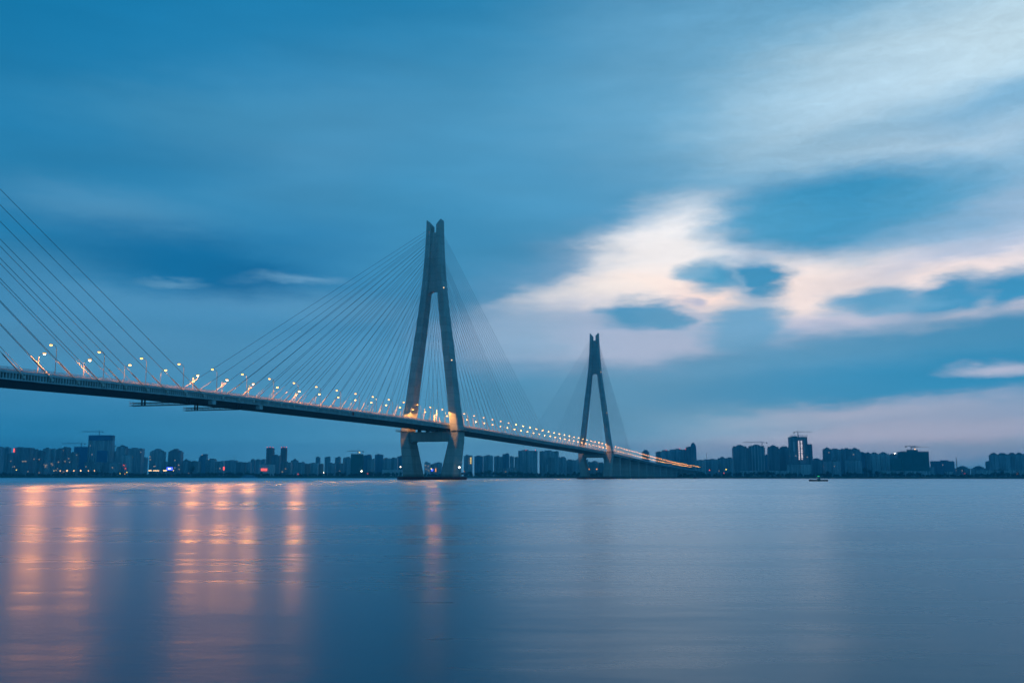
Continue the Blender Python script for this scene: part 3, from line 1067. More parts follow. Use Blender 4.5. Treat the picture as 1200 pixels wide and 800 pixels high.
def building(x0, x1, ytop, Y, style, tone, label, name='tower_block', cat='building', extras=(), group='buildings on the far bank'):
    p0, p1 = at(x0, ytop, Y), at(x1, ytop, Y)
    w_ = p1.x - p0.x
    H = p0.z - GROUND
    d_ = min(max(12.0, w_ * 0.7), 24.0)
    yaw = random.uniform(-0.12, 0.12) if w_ > 12 else 0
    root = empty(name, ((p0.x + p1.x) / 2, Y + d_ / 2, GROUND - 0.3), yaw)
    H += 0.3
    tag(root, label, cat, group)
    wall, roof = MB(), MB()
    wm, rm = M[tone], M['roof']
    if style == 'slab':
        hb = H - 3.0
        wall.prism(rect_bays(w_, d_), 0, hb)
        wall.box((-w_ / 2 + 0.3, -d_ / 2 + 1.5, hb - 0.01), (w_ / 2 - 0.3, d_ / 2 - 0.3, hb + 1.1))
        roof_house(roof, w_, d_, hb + 1.1, random.uniform(0.25, 0.4), 1.9, random.uniform(-0.2, 0.2) * w_)
        for k in range(random.randint(2, 4)):
            xx = random.uniform(-0.4, 0.4) * w_
            roof.box((xx - 1.3, d_ * 0.28, hb + 1.0), (xx + 1.3, d_ * 0.42, hb + 2.6))
    elif style == 'shoulder':
        hb = H - 8
        wall.prism(rect_bays(w_, d_), 0, hb)
        wall.box((-w_ * 0.24, -d_ / 2 - 0.8, 0), (w_ * 0.24, d_ / 2 - 1, H - 3))
        roof_house(roof, w_, d_, H - 3, 0.3, 2.4)
        for sx in (-1, 1):
            roof.box((sx * w_ * 0.38 - w_ * 0.07, -d_ * 0.2, hb - 0.01), (sx * w_ * 0.38 + w_ * 0.07, d_ * 0.2, hb + 3))
    elif style == 'peak':
        hb = H - 9
        wall.prism(rect_bays(w_, d_), 0, hb)
        wall.box((-w_ * 0.33, -d_ / 2 - 0.6, 0), (w_ * 0.33, d_ / 2 - 1, H - 6))
        a_ = w_ * 0.33
        roof.loft([[(-a_, -d_ * 0.4, H - 6.01), (a_, -d_ * 0.4, H - 6.01), (a_, d_ * 0.4, H - 6.01), (-a_, d_ * 0.4, H - 6.01)],
                   [(-a_ * 0.45, -d_ * 0.2, H - 1.6), (a_ * 0.45, -d_ * 0.2, H - 1.6), (a_ * 0.45, d_ * 0.2, H - 1.6), (-a_ * 0.45, d_ * 0.2, H - 1.6)],
                   [(-a_ * 0.15, -d_ * 0.1, H), (a_ * 0.15, -d_ * 0.1, H), (a_ * 0.15, d_ * 0.1, H), (-a_ * 0.15, d_ * 0.1, H)]])
        for sx in (-1, 1):
            roof.box((sx * w_ * 0.42 - 1.6, -d_ * 0.3, hb - 0.01), (sx * w_ * 0.42 + 1.6, d_ * 0.3, hb + 4.5))
    elif style == 'curved':
        rings = []
        wall.prism(rect_bays(w_, d_), 0, H * 0.72)
        for k in range(8):
            a_ = k / 7
            rings.append([(-w_ / 2 + w_ * a_ * a_ * 0.85, -d_ * 0.4, H * 0.72 - 0.01 + H * 0.28 * math.sin(a_ * math.pi / 2)), (w_ / 2, -d_ * 0.4, H * 0.72 - 0.01 + H * 0.28 * math.sin(a_ * math.pi / 2)),
                          (w_ / 2, d_ * 0.4, H * 0.72 - 0.01 + H * 0.28 * math.sin(a_ * math.pi / 2)), (-w_ / 2 + w_ * a_ * a_ * 0.85, d_ * 0.4, H * 0.72 - 0.01 + H * 0.28 * math.sin(a_ * math.pi / 2))])
        roof.loft(rings)
        rm = wm
    elif style == 'dome':
        hb = H - min(7, w_ * 0.3)
        wall.prism(rect_bays(w_, d_), 0, hb)
        kk = max(1, round(w_ / 24))
        for i in range(kk):
            cx = -w_ / 2 + w_ * (i + 0.5) / kk
            roof.box((cx - w_ / kk * 0.34, -d_ * 0.36, hb - 0.01), (cx + w_ / kk * 0.34, d_ * 0.36, hb + (H - hb) * 0.45))
            roof.ball((cx, 0, hb + (H - hb) * 0.45 - 0.02), w_ / kk * 0.30, d_ * 0.34, (H - hb) * 0.55, 10, 4, 0, 90)
    elif style == 'bullet':
        rings = []
        for k in range(14):
            a_ = k / 13
            z = H * (0 if k == 0 else (0.72 + 0.28 * (k - 1) / 12))
            s_ = 1.0 if k < 2 else math.sqrt(max(0.0, 1 - ((k - 1) / 12) ** 2.6))
            s_ = max(s_, 0.06)
            rings.append([(w_ / 2 * s_ * math.cos(2 * math.pi * i / 14), w_ / 2 * s_ * math.sin(2 * math.pi * i / 14), z) for i in range(14)])
        wall.loft(rings)
        roof.bar((0, 0, H - 1), (0, 0, H + 3), 0.4, 0.2)
    elif style == 'net':
        wall.prism(rect_bays(w_, d_, 14, 0.5), 0, H - 2.5)
        for i in range(int(w_ / 4) + 1):
            xx = -w_ / 2 + 0.4 + (w_ - 0.8) * i / int(w_ / 4)
            roof.box((xx - 0.3, -d_ / 2 + 0.8, H - 2.51), (xx + 0.3, -d_ / 2 + 1.4, H))
            roof.box((xx - 0.3, d_ / 2 - 1.4, H - 2.51), (xx + 0.3, d_ / 2 - 0.8, H - 0.3))
        roof.box((-w_ / 2 + 0.2, -d_ / 2 + 0.7, H - 1.3), (w_ / 2 - 0.2, -d_ / 2 + 0.79, H - 0.9))
        rm = M['frame']
    elif style == 'low':
        hb = H - 1.6
        wall.prism(rect_bays(w_, d_, 9, 0.8), 0, hb)
        roof_house(roof, w_, d_, hb, 0.25, 1.0, random.uniform(-0.3, 0.3) * w_)
    wall.build('wall', wm, root)
    if roof.v:
        roof.build('roof', rm, root)
    for ex in extras:
        ex(root, w_, d_, H)
    return root


def sign(cx, z, sw, sh, m, name='neon_sign'):
    """glowing panel on the front: cx, z as fractions of width / height; size in metres"""
    def f(root, w_, d_, H):
        mb = MB()
        x, zz = cx * w_, z * H
        mb.box((x - sw / 2, -d_ / 2 - 1.6, zz - sh / 2), (x + sw / 2, -d_ / 2 - 1.1, zz + sh / 2))
        o = mb.build(name, M[m], root)
        mb = MB()
        mb.box((x - sw / 2 + 0.2, -d_ / 2 - 1.1, zz - sh / 2 + 0.2), (x + sw / 2 - 0.2, -d_ / 2 + 1.3, zz + sh / 2 - 0.2))
        mb.build('bracket', M['steel'], o)
    return f


def roof_lights(fracs, m='red_glow', r=0.9):
    def f(root, w_, d_, H):
        for k in fracs:
            mb = MB()
            mb.ball((k * w_, -d_ * 0.3, H + 0.4), r, r, r, 8, 4)
            mb.bar((k * w_, -d_ * 0.3, H - 4), (k * w_, -d_ * 0.3, H), 0.2)
            mb.build('warning_light', M[m], root)
    return f


def windows(cells, m='window_glow', sw=2.2, sh=1.5):
    """separate lit windows: (x fraction, z fraction)"""
    def f(root, w_, d_, H):
        for cx, z in cells:
            mb = MB()
            mb.box((cx * w_ - sw / 2, -d_ / 2 - 0.95, z * H - sh / 2), (cx * w_ + sw / 2, -d_ / 2 + 0.2, z * H + sh / 2))
            mb.build('lit_window', M[m], root)
    return f


def wrap(fx0, fx1, fz0, fz1, m='bluenet', name='wrapping', out=0.9):
    def f(root, w_, d_, H):
        mb = MB()
        mb.box((fx0 * w_, -d_ / 2 - out, fz0 * H), (fx1 * w_, d_ / 2 + out if fz1 > 0.95 else -d_ / 2 + 2.0, fz1 * H))
        mb.build(name, M[m], root)
    return f


def ribs(k=6):
    def f(root, w_, d_, H):
        mb = MB()
        for i in range(k):
            xx = -w_ * 0.42 + w_ * 0.84 * i / (k - 1)
            mb.box((xx - 0.9, -d_ / 2 - 0.8, 2), (xx + 0.9, -d_ / 2 + 1.4, H - 3.2))
        mb.build('pilaster', M['white'], root)
    return f


BL = building
# left part of the skyline -----------------------------------------
BL(-9, 3, 524, 2700, 'slab', 'grey', 'grey slab tower cut by the left edge of the photo')
BL(5, 11, 524.2, 2720, 'slab', 'grey', 'slim grey tower left of the block with the red neon sign')
BL(6, 16.5, 531, 2480, 'slab', 'lively', 'shorter old block at the foot of the block with the red sign')
BL(17, 35, 524, 2420, 'low', 'dark', 'dark flat-topped block with upright red neon sign on its corner',
   extras=[sign(-0.49, 0.88, 3.2, 9.5, 'redsign_glow'), windows([(0.1, .5), (.2, .5), (.3, .5), (-.4, .32), (-.35, .05)])])
BL(35.5, 43, 526, 2600, 'slab', 'lively', 'narrow grey block directly right of the red-signed dark block',
   extras=[windows([(-.2, .55), (.2, .62), (0, .3)])])
BL(44, 50, 528, 2500, 'slab', 'dark', 'dark slim block, second one right of the red-signed block', extras=[windows([(0, .65), (.2, .12)])])
BL(50.5, 58, 525, 2640, 'slab', 'pale', 'pale-topped block, left one of a matching roofed pair', extras=[windows([(-.2, .4), (.2, .38), (0.1, .33)], sw=3.5)])
BL(58.5, 65, 526, 2660, 'slab', 'pale', 'pale-topped block, right one of a matching roofed pair', extras=[windows([(0, .45), (.2, .4)])])
BL(66, 72.5, 525.5, 2560, 'slab', 'lively', 'old grey tower left of the blue-wrapped block', extras=[windows([(.1, .5), (-.2, .2)])])
BL(73, 81, 524, 2620, 'slab', 'lively', 'taller old tower two left of the blue-wrapped block', extras=[windows([(.1, .5), (0, .15)])])
BL(80.5, 90, 530, 2450, 'slab', 'lively', 'bulky old block standing before the blue-wrapped block')
BL(87, 104, 523, 2760, 'net', 'bluenet', 'unfinished block wrapped in blue sheeting left of the tallest left tower')
big = BL(104, 131, 510, 2650, 'net', 'grey', 'tallest left tower, unfinished, its top wrapped in blue sheeting', name='unfinished_tower',
         extras=[wrap(-.5, .5, .87, .995), wrap(-.06, .42, .26, .62, 'bluenet', 'sheeting_panel', 1.6), ribs(5)])
BL(99, 118, 541, 2380, 'low', 'lively', 'low long podium block in front of the tallest left tower')
BL(119, 138, 541.5, 2400, 'low', 'grey', 'low grey block below the right corner of tallest left tower', extras=[windows([(.2, .6)])])
BL(131.5, 137, 529, 2700, 'slab', 'grey', 'slim grey block touching the tallest left tower on its right')
BL(136.5, 148, 521.5, 2560, 'peak', 'grey', 'grey tower with a stepped pointed top right of tallest left tower')
BL(142, 153, 533, 2440, 'slab', 'pale', 'pale block with red lights low on its facade', extras=[windows([(-.1, .5), (.1, .35)], 'redsign_glow')])
BL(148, 166, 525, 2620, 'slab', 'grey', 'wide grey slab ending the left cluster of towers')
BL(166.5, 172, 536, 2900, 'slab', 'grey', 'small hazy block in the gap right of the left cluster')
BL(176, 191, 526, 2500, 'shoulder', 'grey', 'shouldered tower, left of two alike standing apart', extras=[windows([(-.1, .35), (-.3, .2), (-.42, .6), (0, .36)])])
BL(192, 197, 541, 2900, 'low', 'grey', 'low hazy block between the two shouldered towers')
BL(197.5, 212, 526, 2520, 'shoulder', 'dark', 'shouldered tower, right of two alike standing apart', extras=[windows([(.4, .4), (.1, .3), (.45, .25)])])
BL(213, 222, 538, 2700, 'peak', 'grey', 'low pointed-roof block right of the shouldered towers')
BL(221, 233, 540, 2560, 'low', 'lively', 'low old block left of the curved-roof tower')
BL(233, 242, 532, 3100, 'curved', 'glass', 'hazy glass tower whose roof curves up to one side')
BL(241, 252, 537.5, 2700, 'slab', 'grey', 'grey block directly right of the curved-roof tower')
BL(252, 262, 540, 2640, 'low', 'grey', 'low grey block left of the upright red sign', extras=[windows([(.1, .5)])])
BL(263, 277, 539, 3000, 'low', 'grey', 'long low hazy block behind the upright red sign')
BL(277, 287, 541, 2600, 'low', 'dark', 'dark low block left of the slender chimney')
BL(289, 294, 541, 2750, 'low', 'grey', 'small low block right of the slender chimney')
BL(294, 298.5, 538, 3100, 'slab', 'grey', 'small distant block, left of three in a row by red-lit towers')
BL(300, 304.5, 538, 3100, 'slab', 'grey', 'small distant block, middle of three in a row by red-lit towers')
BL(306, 310.5, 538, 3100, 'slab', 'grey', 'small distant block, right of three in a row by red-lit towers')
BL(304, 320, 543.5, 2320, 'low', 'white', 'white low building carrying a wide red neon sign', extras=[sign(-.12, .52, 15, 5.5, 'redsign_glow')])
BL(312.5, 320.5, 524, 2800, 'slab', 'brick', 'tall reddish tower with red roof lights, left of a pair', extras=[roof_lights((-.42, 0, .42))])
BL(318.5, 328, 533, 2520, 'slab', 'dark', 'dark plain block between the two towers with red roof lights')
BL(329, 336, 524, 2820, 'slab', 'brick', 'tall reddish tower with red roof lights, right of a pair', extras=[roof_lights((-.42, 0, .42))])
BL(329, 341, 541, 2420, 'low', 'lively', 'low old block at the foot of right red-lit tower', extras=[windows([(0, .5), (-.3, .3)])])
BL(341, 349, 537.5, 2640, 'peak', 'grey', 'grey block with pyramid roof right of the red-lit towers')
BL(349, 357, 541, 2560, 'low', 'grey', 'low grey block between pyramid roof and reddish block')
BL(357, 363, 543, 2380, 'low', 'brick', 'low reddish block nearest the pyramid-roofed block')
BL(362, 373, 542, 2620, 'low', 'pale', 'low pale block between two low reddish blocks')
BL(370, 375, 535, 2950, 'slab', 'grey', 'slim hazy tower, first of three right of the pyramid roof')
BL(373.5, 378.5, 543, 2390, 'low', 'brick', 'low reddish block below the first slim hazy tower')
BL(380.5, 387, 535, 2940, 'slab', 'grey', 'slim hazy tower, second of three right of the pyramid roof')
BL(385, 393, 542, 2600, 'low', 'grey', 'low grey block between second and third slim hazy towers')
BL(393, 399, 535, 2930, 'slab', 'grey', 'slim hazy tower, third of three right of the pyramid roof')
BL(394.5, 402, 542, 2560, 'low', 'lively', 'low old block below the third slim hazy tower')
BL(402, 411, 535.5, 2640, 'slab', 'grey', 'grey slab directly left of the green-netted block')
BL(411, 425, 531, 2500, 'net', 'net', 'unfinished block in green netting left of the nearer pylon', extras=[windows([(.42, .22)], 'white_glow', 3.0, 2.4)])
BL(426, 435, 532.5, 2700, 'slab', 'glass', 'blue glass slab directly right of the green-netted block')
BL(431, 439, 537, 2520, 'slab', 'grey', 'shorter grey block before the blue glass slab')
BL(439, 449, 532, 2680, 'slab', 'glass', 'blue-grey slab between glass slab and the nearer pylon')
BL(449, 458, 536.5, 2640, 'slab', 'grey', 'plain grey slab, second from the nearer pylon on its left')
BL(458, 466, 536, 2660, 'slab', 'grey', 'plain grey slab next to the nearer pylon on its left')
BL(465.5, 473, 534, 2740, 'slab', 'glass', 'hazy slab half hidden behind the nearer pylon\'s left leg')
BL(448, 471, 549.5, 2230, 'low', 'white', 'long white shed on the bank left of the nearer pylon')
# seen through and right of the near pylon --------------------------
BL(497.5, 504, 541, 2600, 'slab', 'pale', 'pale lit block seen between the nearer pylon\'s legs', extras=[windows([(-.2, .5), (.2, .7), (.3, .4), (-.3, .75)])])
BL(504.5, 509, 543, 2500, 'low', 'dark', 'low dark block with blue neon sign between nearer pylon\'s legs', extras=[sign(.0, .5, 4.5, 5, 'blue_glow')])
BL(509, 518, 541.5, 2620, 'slab', 'grey', 'grey block with upright orange sign between nearer pylon\'s legs', extras=[sign(-.3, .45, 2.2, 9, 'orange_glow')])
BL(544, 553.5, 533, 2500, 'slab', 'grey', 'grey slab with a column of yellow windows by nearer pylon',
   extras=[windows([(.36, .86), (.36, .78), (.36, .70), (.36, .62)], 'yellow_window', 2.6, 2.2)])
BL(556, 566, 533.5, 2700, 'slab', 'glass', 'blue-grey slab, first right of the yellow-windowed slab')
BL(566.5, 578, 533, 2700, 'slab', 'grey', 'blue-grey slab, second right of the yellow-windowed slab')
BL(579, 589, 534, 2760, 'slab', 'grey', 'grey slab left of the taller block with a flat crown')
BL(589, 597, 531, 2740, 'slab', 'glass', 'taller block with a flat crown under the main span')
BL(597.5, 602.5, 534, 2700, 'slab', 'grey', 'narrow slab right of the flat-crowned block')
BL(603, 607.5, 535, 2640, 'slab', 'grey', 'narrow slab touching the left of two big slabs')
BL(607.5, 630, 527, 2560, 'slab', 'grey', 'big wide slab under the main span, left of two', extras=[roof_lights((-.1, .4), r=0.7)])
BL(632.5, 655, 527.5, 2600, 'slab', 'grey', 'big wide slab under the main span, right of two')
BL(641, 650, 536, 2420, 'slab', 'dark', 'darker block standing before the right big slab', extras=[sign(-.45, .45, 1.8, 18, 'white', 'pale_panel')])
BL(654, 663.5, 535, 2680, 'slab', 'grey', 'mid-height slab right of the two big slabs')
BL(664, 676, 538, 2700, 'slab', 'grey', 'lower slab left of the distant pylon\'s left leg')
BL(676, 689, 537, 2760, 'slab', 'pale', 'pale slab half behind the distant pylon\'s left leg')
BL(690, 701, 540, 2640, 'slab', 'lively', 'old block seen between the distant pylon\'s legs on the left')
BL(701, 712, 541.5, 2700, 'slab', 'lively', 'old block seen between the distant pylon\'s legs on the right')
# right part --------------------------------------------------------
BL(753, 761, 526.5, 2900, 'dome', 'dark', 'dark round-topped block peeping over the bridge deck')
BL(769, 776, 528.5, 2850, 'slab', 'dark', 'dark slab left of the long stepped housing block')
BL(776, 788, 527, 2760, 'slab', 'grey', 'lowest left wing of the stepped housing slabs over the deck', extras=[roof_lights((-.1,), r=.8)])
BL(786, 800, 525.3, 2780, 'slab', 'grey', 'middle wing of the stepped housing slabs over the deck', extras=[roof_lights((.3,), r=.8)])
BL(800, 807, 525.8, 2770, 'slab', 'grey', 'narrow wing of the stepped housing slabs over the deck', extras=[roof_lights((0,), r=.8)])
BL(805, 814, 523, 2720, 'slab', 'dark', 'tallest dark wing of the stepped housing slabs')
BL(809, 816.5, 518, 3000, 'bullet', 'glass', 'bullet-shaped glass tower with a rounded tip', name='rounded_tower')
BL(816.5, 827, 538, 2640, 'low', 'pale', 'low pale block right of the bullet-shaped tower')
BL(826, 842, 537, 2760, 'low', 'grey', 'low grey block beside the thin mast, right of bullet tower')
BL(842, 852, 534.5, 2800, 'peak', 'grey', 'grey block with a small peak left of the crowned towers')
BL(851.5, 860, 535.5, 2700, 'slab', 'grey', 'grey block touching the first crowned tower')
BL(860, 876, 520.3, 2480, 'peak', 'dark', 'dark crowned tower, first in the row right of the bridge')
BL(878.5, 896, 520, 2500, 'peak', 'dark', 'crowned tower with a pointed gable, second in the row', extras=[ribs(5)])
BL(872, 880, 534, 2900, 'slab', 'glass', 'hazy block in the gap between first two crowned towers')
BL(895.5, 902, 532, 2850, 'slab', 'glass', 'hazy block in the gap between second and third crowned towers')
BL(901, 913, 520.8, 2520, 'peak', 'dark', 'crowned tower, third in the row, left of the lit tower')
BL(913.5, 927, 522, 2540, 'dome', 'dark', 'domed dark tower touching the white-lit tower')


def lit_strip(root, w_, d_, H):
    mb = MB()
    for i in range(11):
        z = H * (0.42 + 0.043 * i)
        for xx, ww in ((-.02 * w_, 2.6), (.14 * w_, 3.8 if i % 3 else 2.2)):
            mb.box((xx - ww / 2, -d_ / 2 - 1.0, z), (xx + ww / 2, -d_ / 2 + 0.2, z + H * 0.031))
    mb.build('lit_stairwell', M['strip_glow'], root)
    mb = MB()
    mb.box((-.36 * w_, -d_ / 2 - 0.9, H * .63), (-.27 * w_, -d_ / 2 + 0.2, H * .86))
    mb.build('pale_panel', M['white'], root)
    mb = MB()
    for i in range(9):
        xx = -w_ / 2 + w_ * i / 8
        mb.box((xx - 0.35, -d_ / 2 - 0.3, H - 2.6), (xx + 0.35, -d_ / 2 + 0.4, H + 3.4))
    for zz in (H + 3.0, H - 0.4):
        mb.box((-w_ / 2 - 0.35, -d_ / 2 - 0.6, zz), (w_ / 2 + 0.35, -d_ / 2 - 0.31, zz + 0.7))
    mb.build('roof_frame', M['white'], root)


BL(926.5, 946, 510.5, 2460, 'slab', 'dark', 'tallest right tower with white-lit stairwell and open roof frame', name='unfinished_tower', extras=[lit_strip])
BL(946.3, 951.8, 519, 2520, 'net', 'dark', 'narrow annex tower touching the white-lit tower on its right')
BL(925, 951, 543, 2380, 'low', 'pale', 'pale podium in front of the white-lit tower')
BL(952, 964, 536, 2700, 'dome', 'lively', 'low rounded blocks right of the white-lit tower')
BL(963, 967, 537.5, 2600, 'low', 'grey', 'small low block left of the twin peaked slabs')
BL(965.8, 974.5, 523.3, 2560, 'peak', 'dark', 'peaked dark slab, left half of a joined pair', extras=[windows([(.1, .82)])])
BL(974.5, 986, 525, 2600, 'slab', 'grey', 'flat grey slab, right half of a joined pair')
BL(968, 985, 539, 2400, 'low', 'grey', 'low grey block before the joined pair of slabs')
BL(988, 998, 524.5, 2540, 'slab', 'dark', 'dark slab, left wing of a broad housing tower')
BL(997.5, 1008, 523.8, 2560, 'peak', 'grey', 'peaked grey wing of a broad housing tower')
BL(994, 1010, 538, 2420, 'low', 'grey', 'low grey block before the broad housing tower')
BL(1008.5, 1015.5, 529, 2580, 'slab', 'glass', 'blue slab right of the broad housing tower')
BL(1015.5, 1020.5, 529.5, 2480, 'slab', 'dark', 'dark narrow slab left of the pale ribbed block')
BL(1020.5, 1031, 529, 2540, 'dome', 'pale', 'pale ribbed block, left half', extras=[ribs(4)])
BL(1031, 1042, 528.8, 2550, 'dome', 'pale', 'pale ribbed block, right half', extras=[ribs(4)])
BL(1042, 1056, 530.5, 2560, 'dome', 'grey', 'grey round-roofed block lit by a floodlight on top', extras=[roof_lights((0.05,), 'white_glow', 0.9)])
BL(1046, 1056, 536, 2440, 'net', 'net', 'small green-netted block beside the wide netted one')
BL(1055.5, 1088.5, 527.5, 2480, 'net', 'net', 'wide unfinished block wrapped in dark green netting', name='unfinished_block',
   extras=[lambda root, w_, d_, H: (lambda mb: (mb.prism([(-w_ * .2, -4), (w_ * .16, -4), (w_ * .16, 4), (-w_ * .2, 4)], H - 2.5, H + 3.2), mb.build('lift_core', M['net'], root)))(MB())])
BL(1089, 1095, 546, 2500, 'low', 'grey', 'small low block at the right foot of wide netted block')
BL(1094.5, 1118.5, 538.7, 2560, 'slab', 'glass', 'flat blue office block right of the wide netted block')
BL(1123, 1137, 545, 2600, 'dome', 'lively', 'low rounded block right of the lattice mast', extras=[windows([(0, .3)], 'redsign_glow')])
BL(1142, 1156, 545, 2640, 'dome', 'grey', 'low domed block left of the big housing row')
BL(1157, 1163, 539.5, 2620, 'slab', 'grey', 'short end block of the housing row at right')
BL(1161.5, 1170, 529.5, 2560, 'dome', 'grey', 'first domed wing of the housing row at right')
BL(1170, 1184, 529.7, 2570, 'dome', 'grey', 'second domed wing of the housing row at right')
BL(1184, 1210, 529.3, 2580, 'dome', 'grey', 'third domed wing of the housing row, at the photo\'s edge')
BL(1110, 1117, 551, 2200, 'low', 'pale', 'small pale pump house on the bank below the office block')
BL(1126, 1139, 554, 2190, 'low', 'pale', 'low pale shed among bank trees right of the mast')
BL(1033, 1090, 550.4, 2300, 'low', 'pale', 'long low pale hall below the wide netted block')
BL(870, 930, 550.2, 2300, 'low', 'pale', 'long low pale hall below the crowned towers')
BL(1150, 1205, 549.6, 2300, 'low', 'pale', 'long low pale hall below the housing row at right')
BL(580, 606, 547.5, 2330, 'low', 'grey', 'long low hall behind the trees below the main span')
BL(640, 662, 553.5, 2170, 'low', 'white', 'low white pavilion at the water below the right big slab')


# tower cranes, masts, chimney -------------------------------------
def crane(px, ytop, ybase, Y, jl, jr, label, flip=1):
    base = at(px, ybase, Y)
    topz = at(px, ytop, Y).z
    root = tag(empty('tower_crane', (base.x, Y + 8, base.z)), label, 'crane', 'tower cranes over the far bank')
    h = topz - base.z
    mb = MB()
    zj = h - 5
    for sx in (-0.9, 0.9):
        for sy in (-0.9, 0.9):
            mb.bar((sx, sy, -1), (sx, sy, zj), 0.22, n=4)
    k = max(3, int(zj / 2.2))
    for i in range(k):
        z0, z1 = zj * i / k, zj * (i + 1) / k
        mb.bar((-0.9, -0.9, z0), (0.9, -0.9, z1), 0.15, n=4)
        mb.bar((0.9, -0.9, z0), (-0.9, 0.9, z1), 0.15, n=4)
    mb.bar((0, 0, zj), (0, 0, h), 0.45, 0.2, n=4)
    mb.build('mast', M['steel'], root)
    x0, x1 = at(jl, ytop, Y).x - base.x, at(jr, ytop, Y).x - base.x
    mb = MB()
    for dy in (-0.6, 0.6):
        mb.bar((x0, dy, zj), (x1, dy, zj), 0.28, n=4)
    mb.bar((x0, 0, zj + 1.3), (x1 * 0.4, 0, zj + 1.3), 0.22, n=4)
    kk = max(4, int((x1 - x0) / 3))
    for i in range(kk):
        a_ = x0 + (x1 * 0.4 - x0) * i / kk
        b_ = x0 + (x1 * 0.4 - x0) * (i + 1) / kk
        mb.bar((a_, -0.6, zj), ((a_ + b_) / 2, 0, zj + 1.3), 0.14, n=4)
        mb.bar(((a_ + b_) / 2, 0, zj + 1.3), (b_, 0.6, zj), 0.14, n=4)
    mb.build('jib', M['steel'], root)
    mb = MB()
    mb.bar((0, 0, h), (x0 * 0.75, 0, zj + 1.4), 0.12, n=4)
    mb.bar((0, 0, h), (x1 * 0.9, 0, zj + 0.3), 0.12, n=4)
    mb.build('tie_rod', M['steel'], root)
    sh = x1 if abs(x1) < abs(x0) else x0
    mb = MB()
    mb.box((min(sh, sh * 0.75), -1.1, zj - 2.4), (max(sh, sh * 0.75), 1.1, zj + 0.1))
    mb.build('counterweight', M['steel'], root)
    mb = MB()
    mb.box((-1.0, -2.2, zj - 2.3), (1.0, -0.95, zj - 0.1))
    mb.build('cab', M['white'], root)
    return root


crane(115, 504, 511, 2650, 95, 120, 'tower crane on the roof of the tallest left tower')
crane(94, 518, 524, 2760, 71, 99, 'tower crane above the blue-wrapped block at left')
crane(133, 521, 530, 2750, 129, 135, 'short-armed crane at the right side of the tallest left tower')
crane(419, 526.5, 532, 2500, 406, 426, 'tower crane over the green-netted block left of the nearer pylon')
crane(894.5, 516, 535, 2900, 871, 900, 'tall crane rising behind the second crowned tower')
crane(936.5, 503.5, 512, 2460, 931, 953, 'tower crane on top of the white-lit tower')
crane(1069.5, 520, 528, 2490, 1062, 1076, 'left tower crane of two on the wide netted block')
crane(1073.5, 521, 528, 2510, 1070, 1090, 'right tower crane of two on the wide netted block')


def mast(px, ytop, ybase, Y, label, lattice=True, r=0.35, name='radio_mast', cat='mast', m='steel'):
    base = at(px, ybase, Y)
    h = at(px, ytop, Y).z - GROUND
    root = tag(empty(name, (base.x, Y, GROUND - 0.2)), label, cat)
    mb = MB()
    if lattice:
        for sx, sy in ((-1, -1), (1, -1), (1, 1), (-1, 1)):
            mb.bar((sx * 2.2, sy * 2.2, 0), (sx * 0.3, sy * 0.3, h * 0.85), 0.25, 0.16, n=4)
        for i in range(10):
            z0, z1 = h * 0.085 * i, h * 0.085 * (i + 1)
            a_, b_ = 2.2 - 0.19 * i, 2.2 - 0.19 * (i + 1)
            mb.bar((-a_, -a_, z0), (b_, -b_, z1), 0.14, n=4)
            mb.bar((a_, -a_, z0), (-b_, -b_, z1), 0.14, n=4)
            mb.bar((-a_, -a_, z0), (a_, -a_, z0), 0.12, n=4)
        for zz, ln in ((0.55, 3.2), (0.68, 2.6), (0.8, 2.0)):
            mb.bar((-ln, 0, h * zz), (ln, 0, h * zz), 0.2, n=4)
        mb.bar((0, 0, h * 0.8), (0, 0, h), 0.16, 0.08, n=4)
    else:
        mb.bar((0, 0, 0), (0, 0, h), r, r * 0.55, n=8)
        mb.bar((0, 0, h * 0.93), (0, 0, h * 0.95), r * 1.8, n=8)
    o = mb.build('lattice_frame' if lattice else 'shaft', M[m], root)
    mb = MB()
    mb.box((-2.6, -2.6, -0.6), (2.6, 2.6, 0.4))
    mb.build('footing', M['roof'], root)
    return root


mast(1121.5, 531, 549, 2450, 'lattice mast with cross-arms right of the flat blue office block')
mast(828.7, 530, 550, 2500, 'thin solid mast standing right of the bullet-shaped tower', False, 0.7)
mast(274, 533.5, 549, 2700, 'thin mast behind the upright red sign at left', False, 0.5)
mast(287, 541, 550, 2380, 'slender dark chimney left of the white red-signed building', False, 1.3, 'chimney', 'chimney')
mast(232.5, 539, 551, 2300, 'pale slim pole below the curved-roof tower', False, 0.5, 'pole', 'pole', 'white')


# lights along the bank --------------------------------------------
def bank_light(px, py, Y, m, r, label, name='floodlight', cat='light', ground=None, group='lights along the far bank'):
    p = at(px, py, Y)
    z0 = 3.6 if Y < 2150 else GROUND
    root = tag(empty(name, (p.x, Y, z0)), label, cat, group)
    h = p.z - z0
    mb = MB()
    mb.bar((0, 0, -0.5), (0, 0, max(h, 0.3)), 0.16, 0.1, n=6)
    mb.bar((0, 0.0, max(h, 0.3) - 0.1), (0, 0.0, max(h, 0.3) + r * 1.2), 0.3, n=6)
    mb.build('pole', M['pole'], root)
    mb = MB()
    mb.ball((0, -r * 0.8, h), r, r * 0.7, r, 8, 4)
    mb.build('bulb', M[m], root)


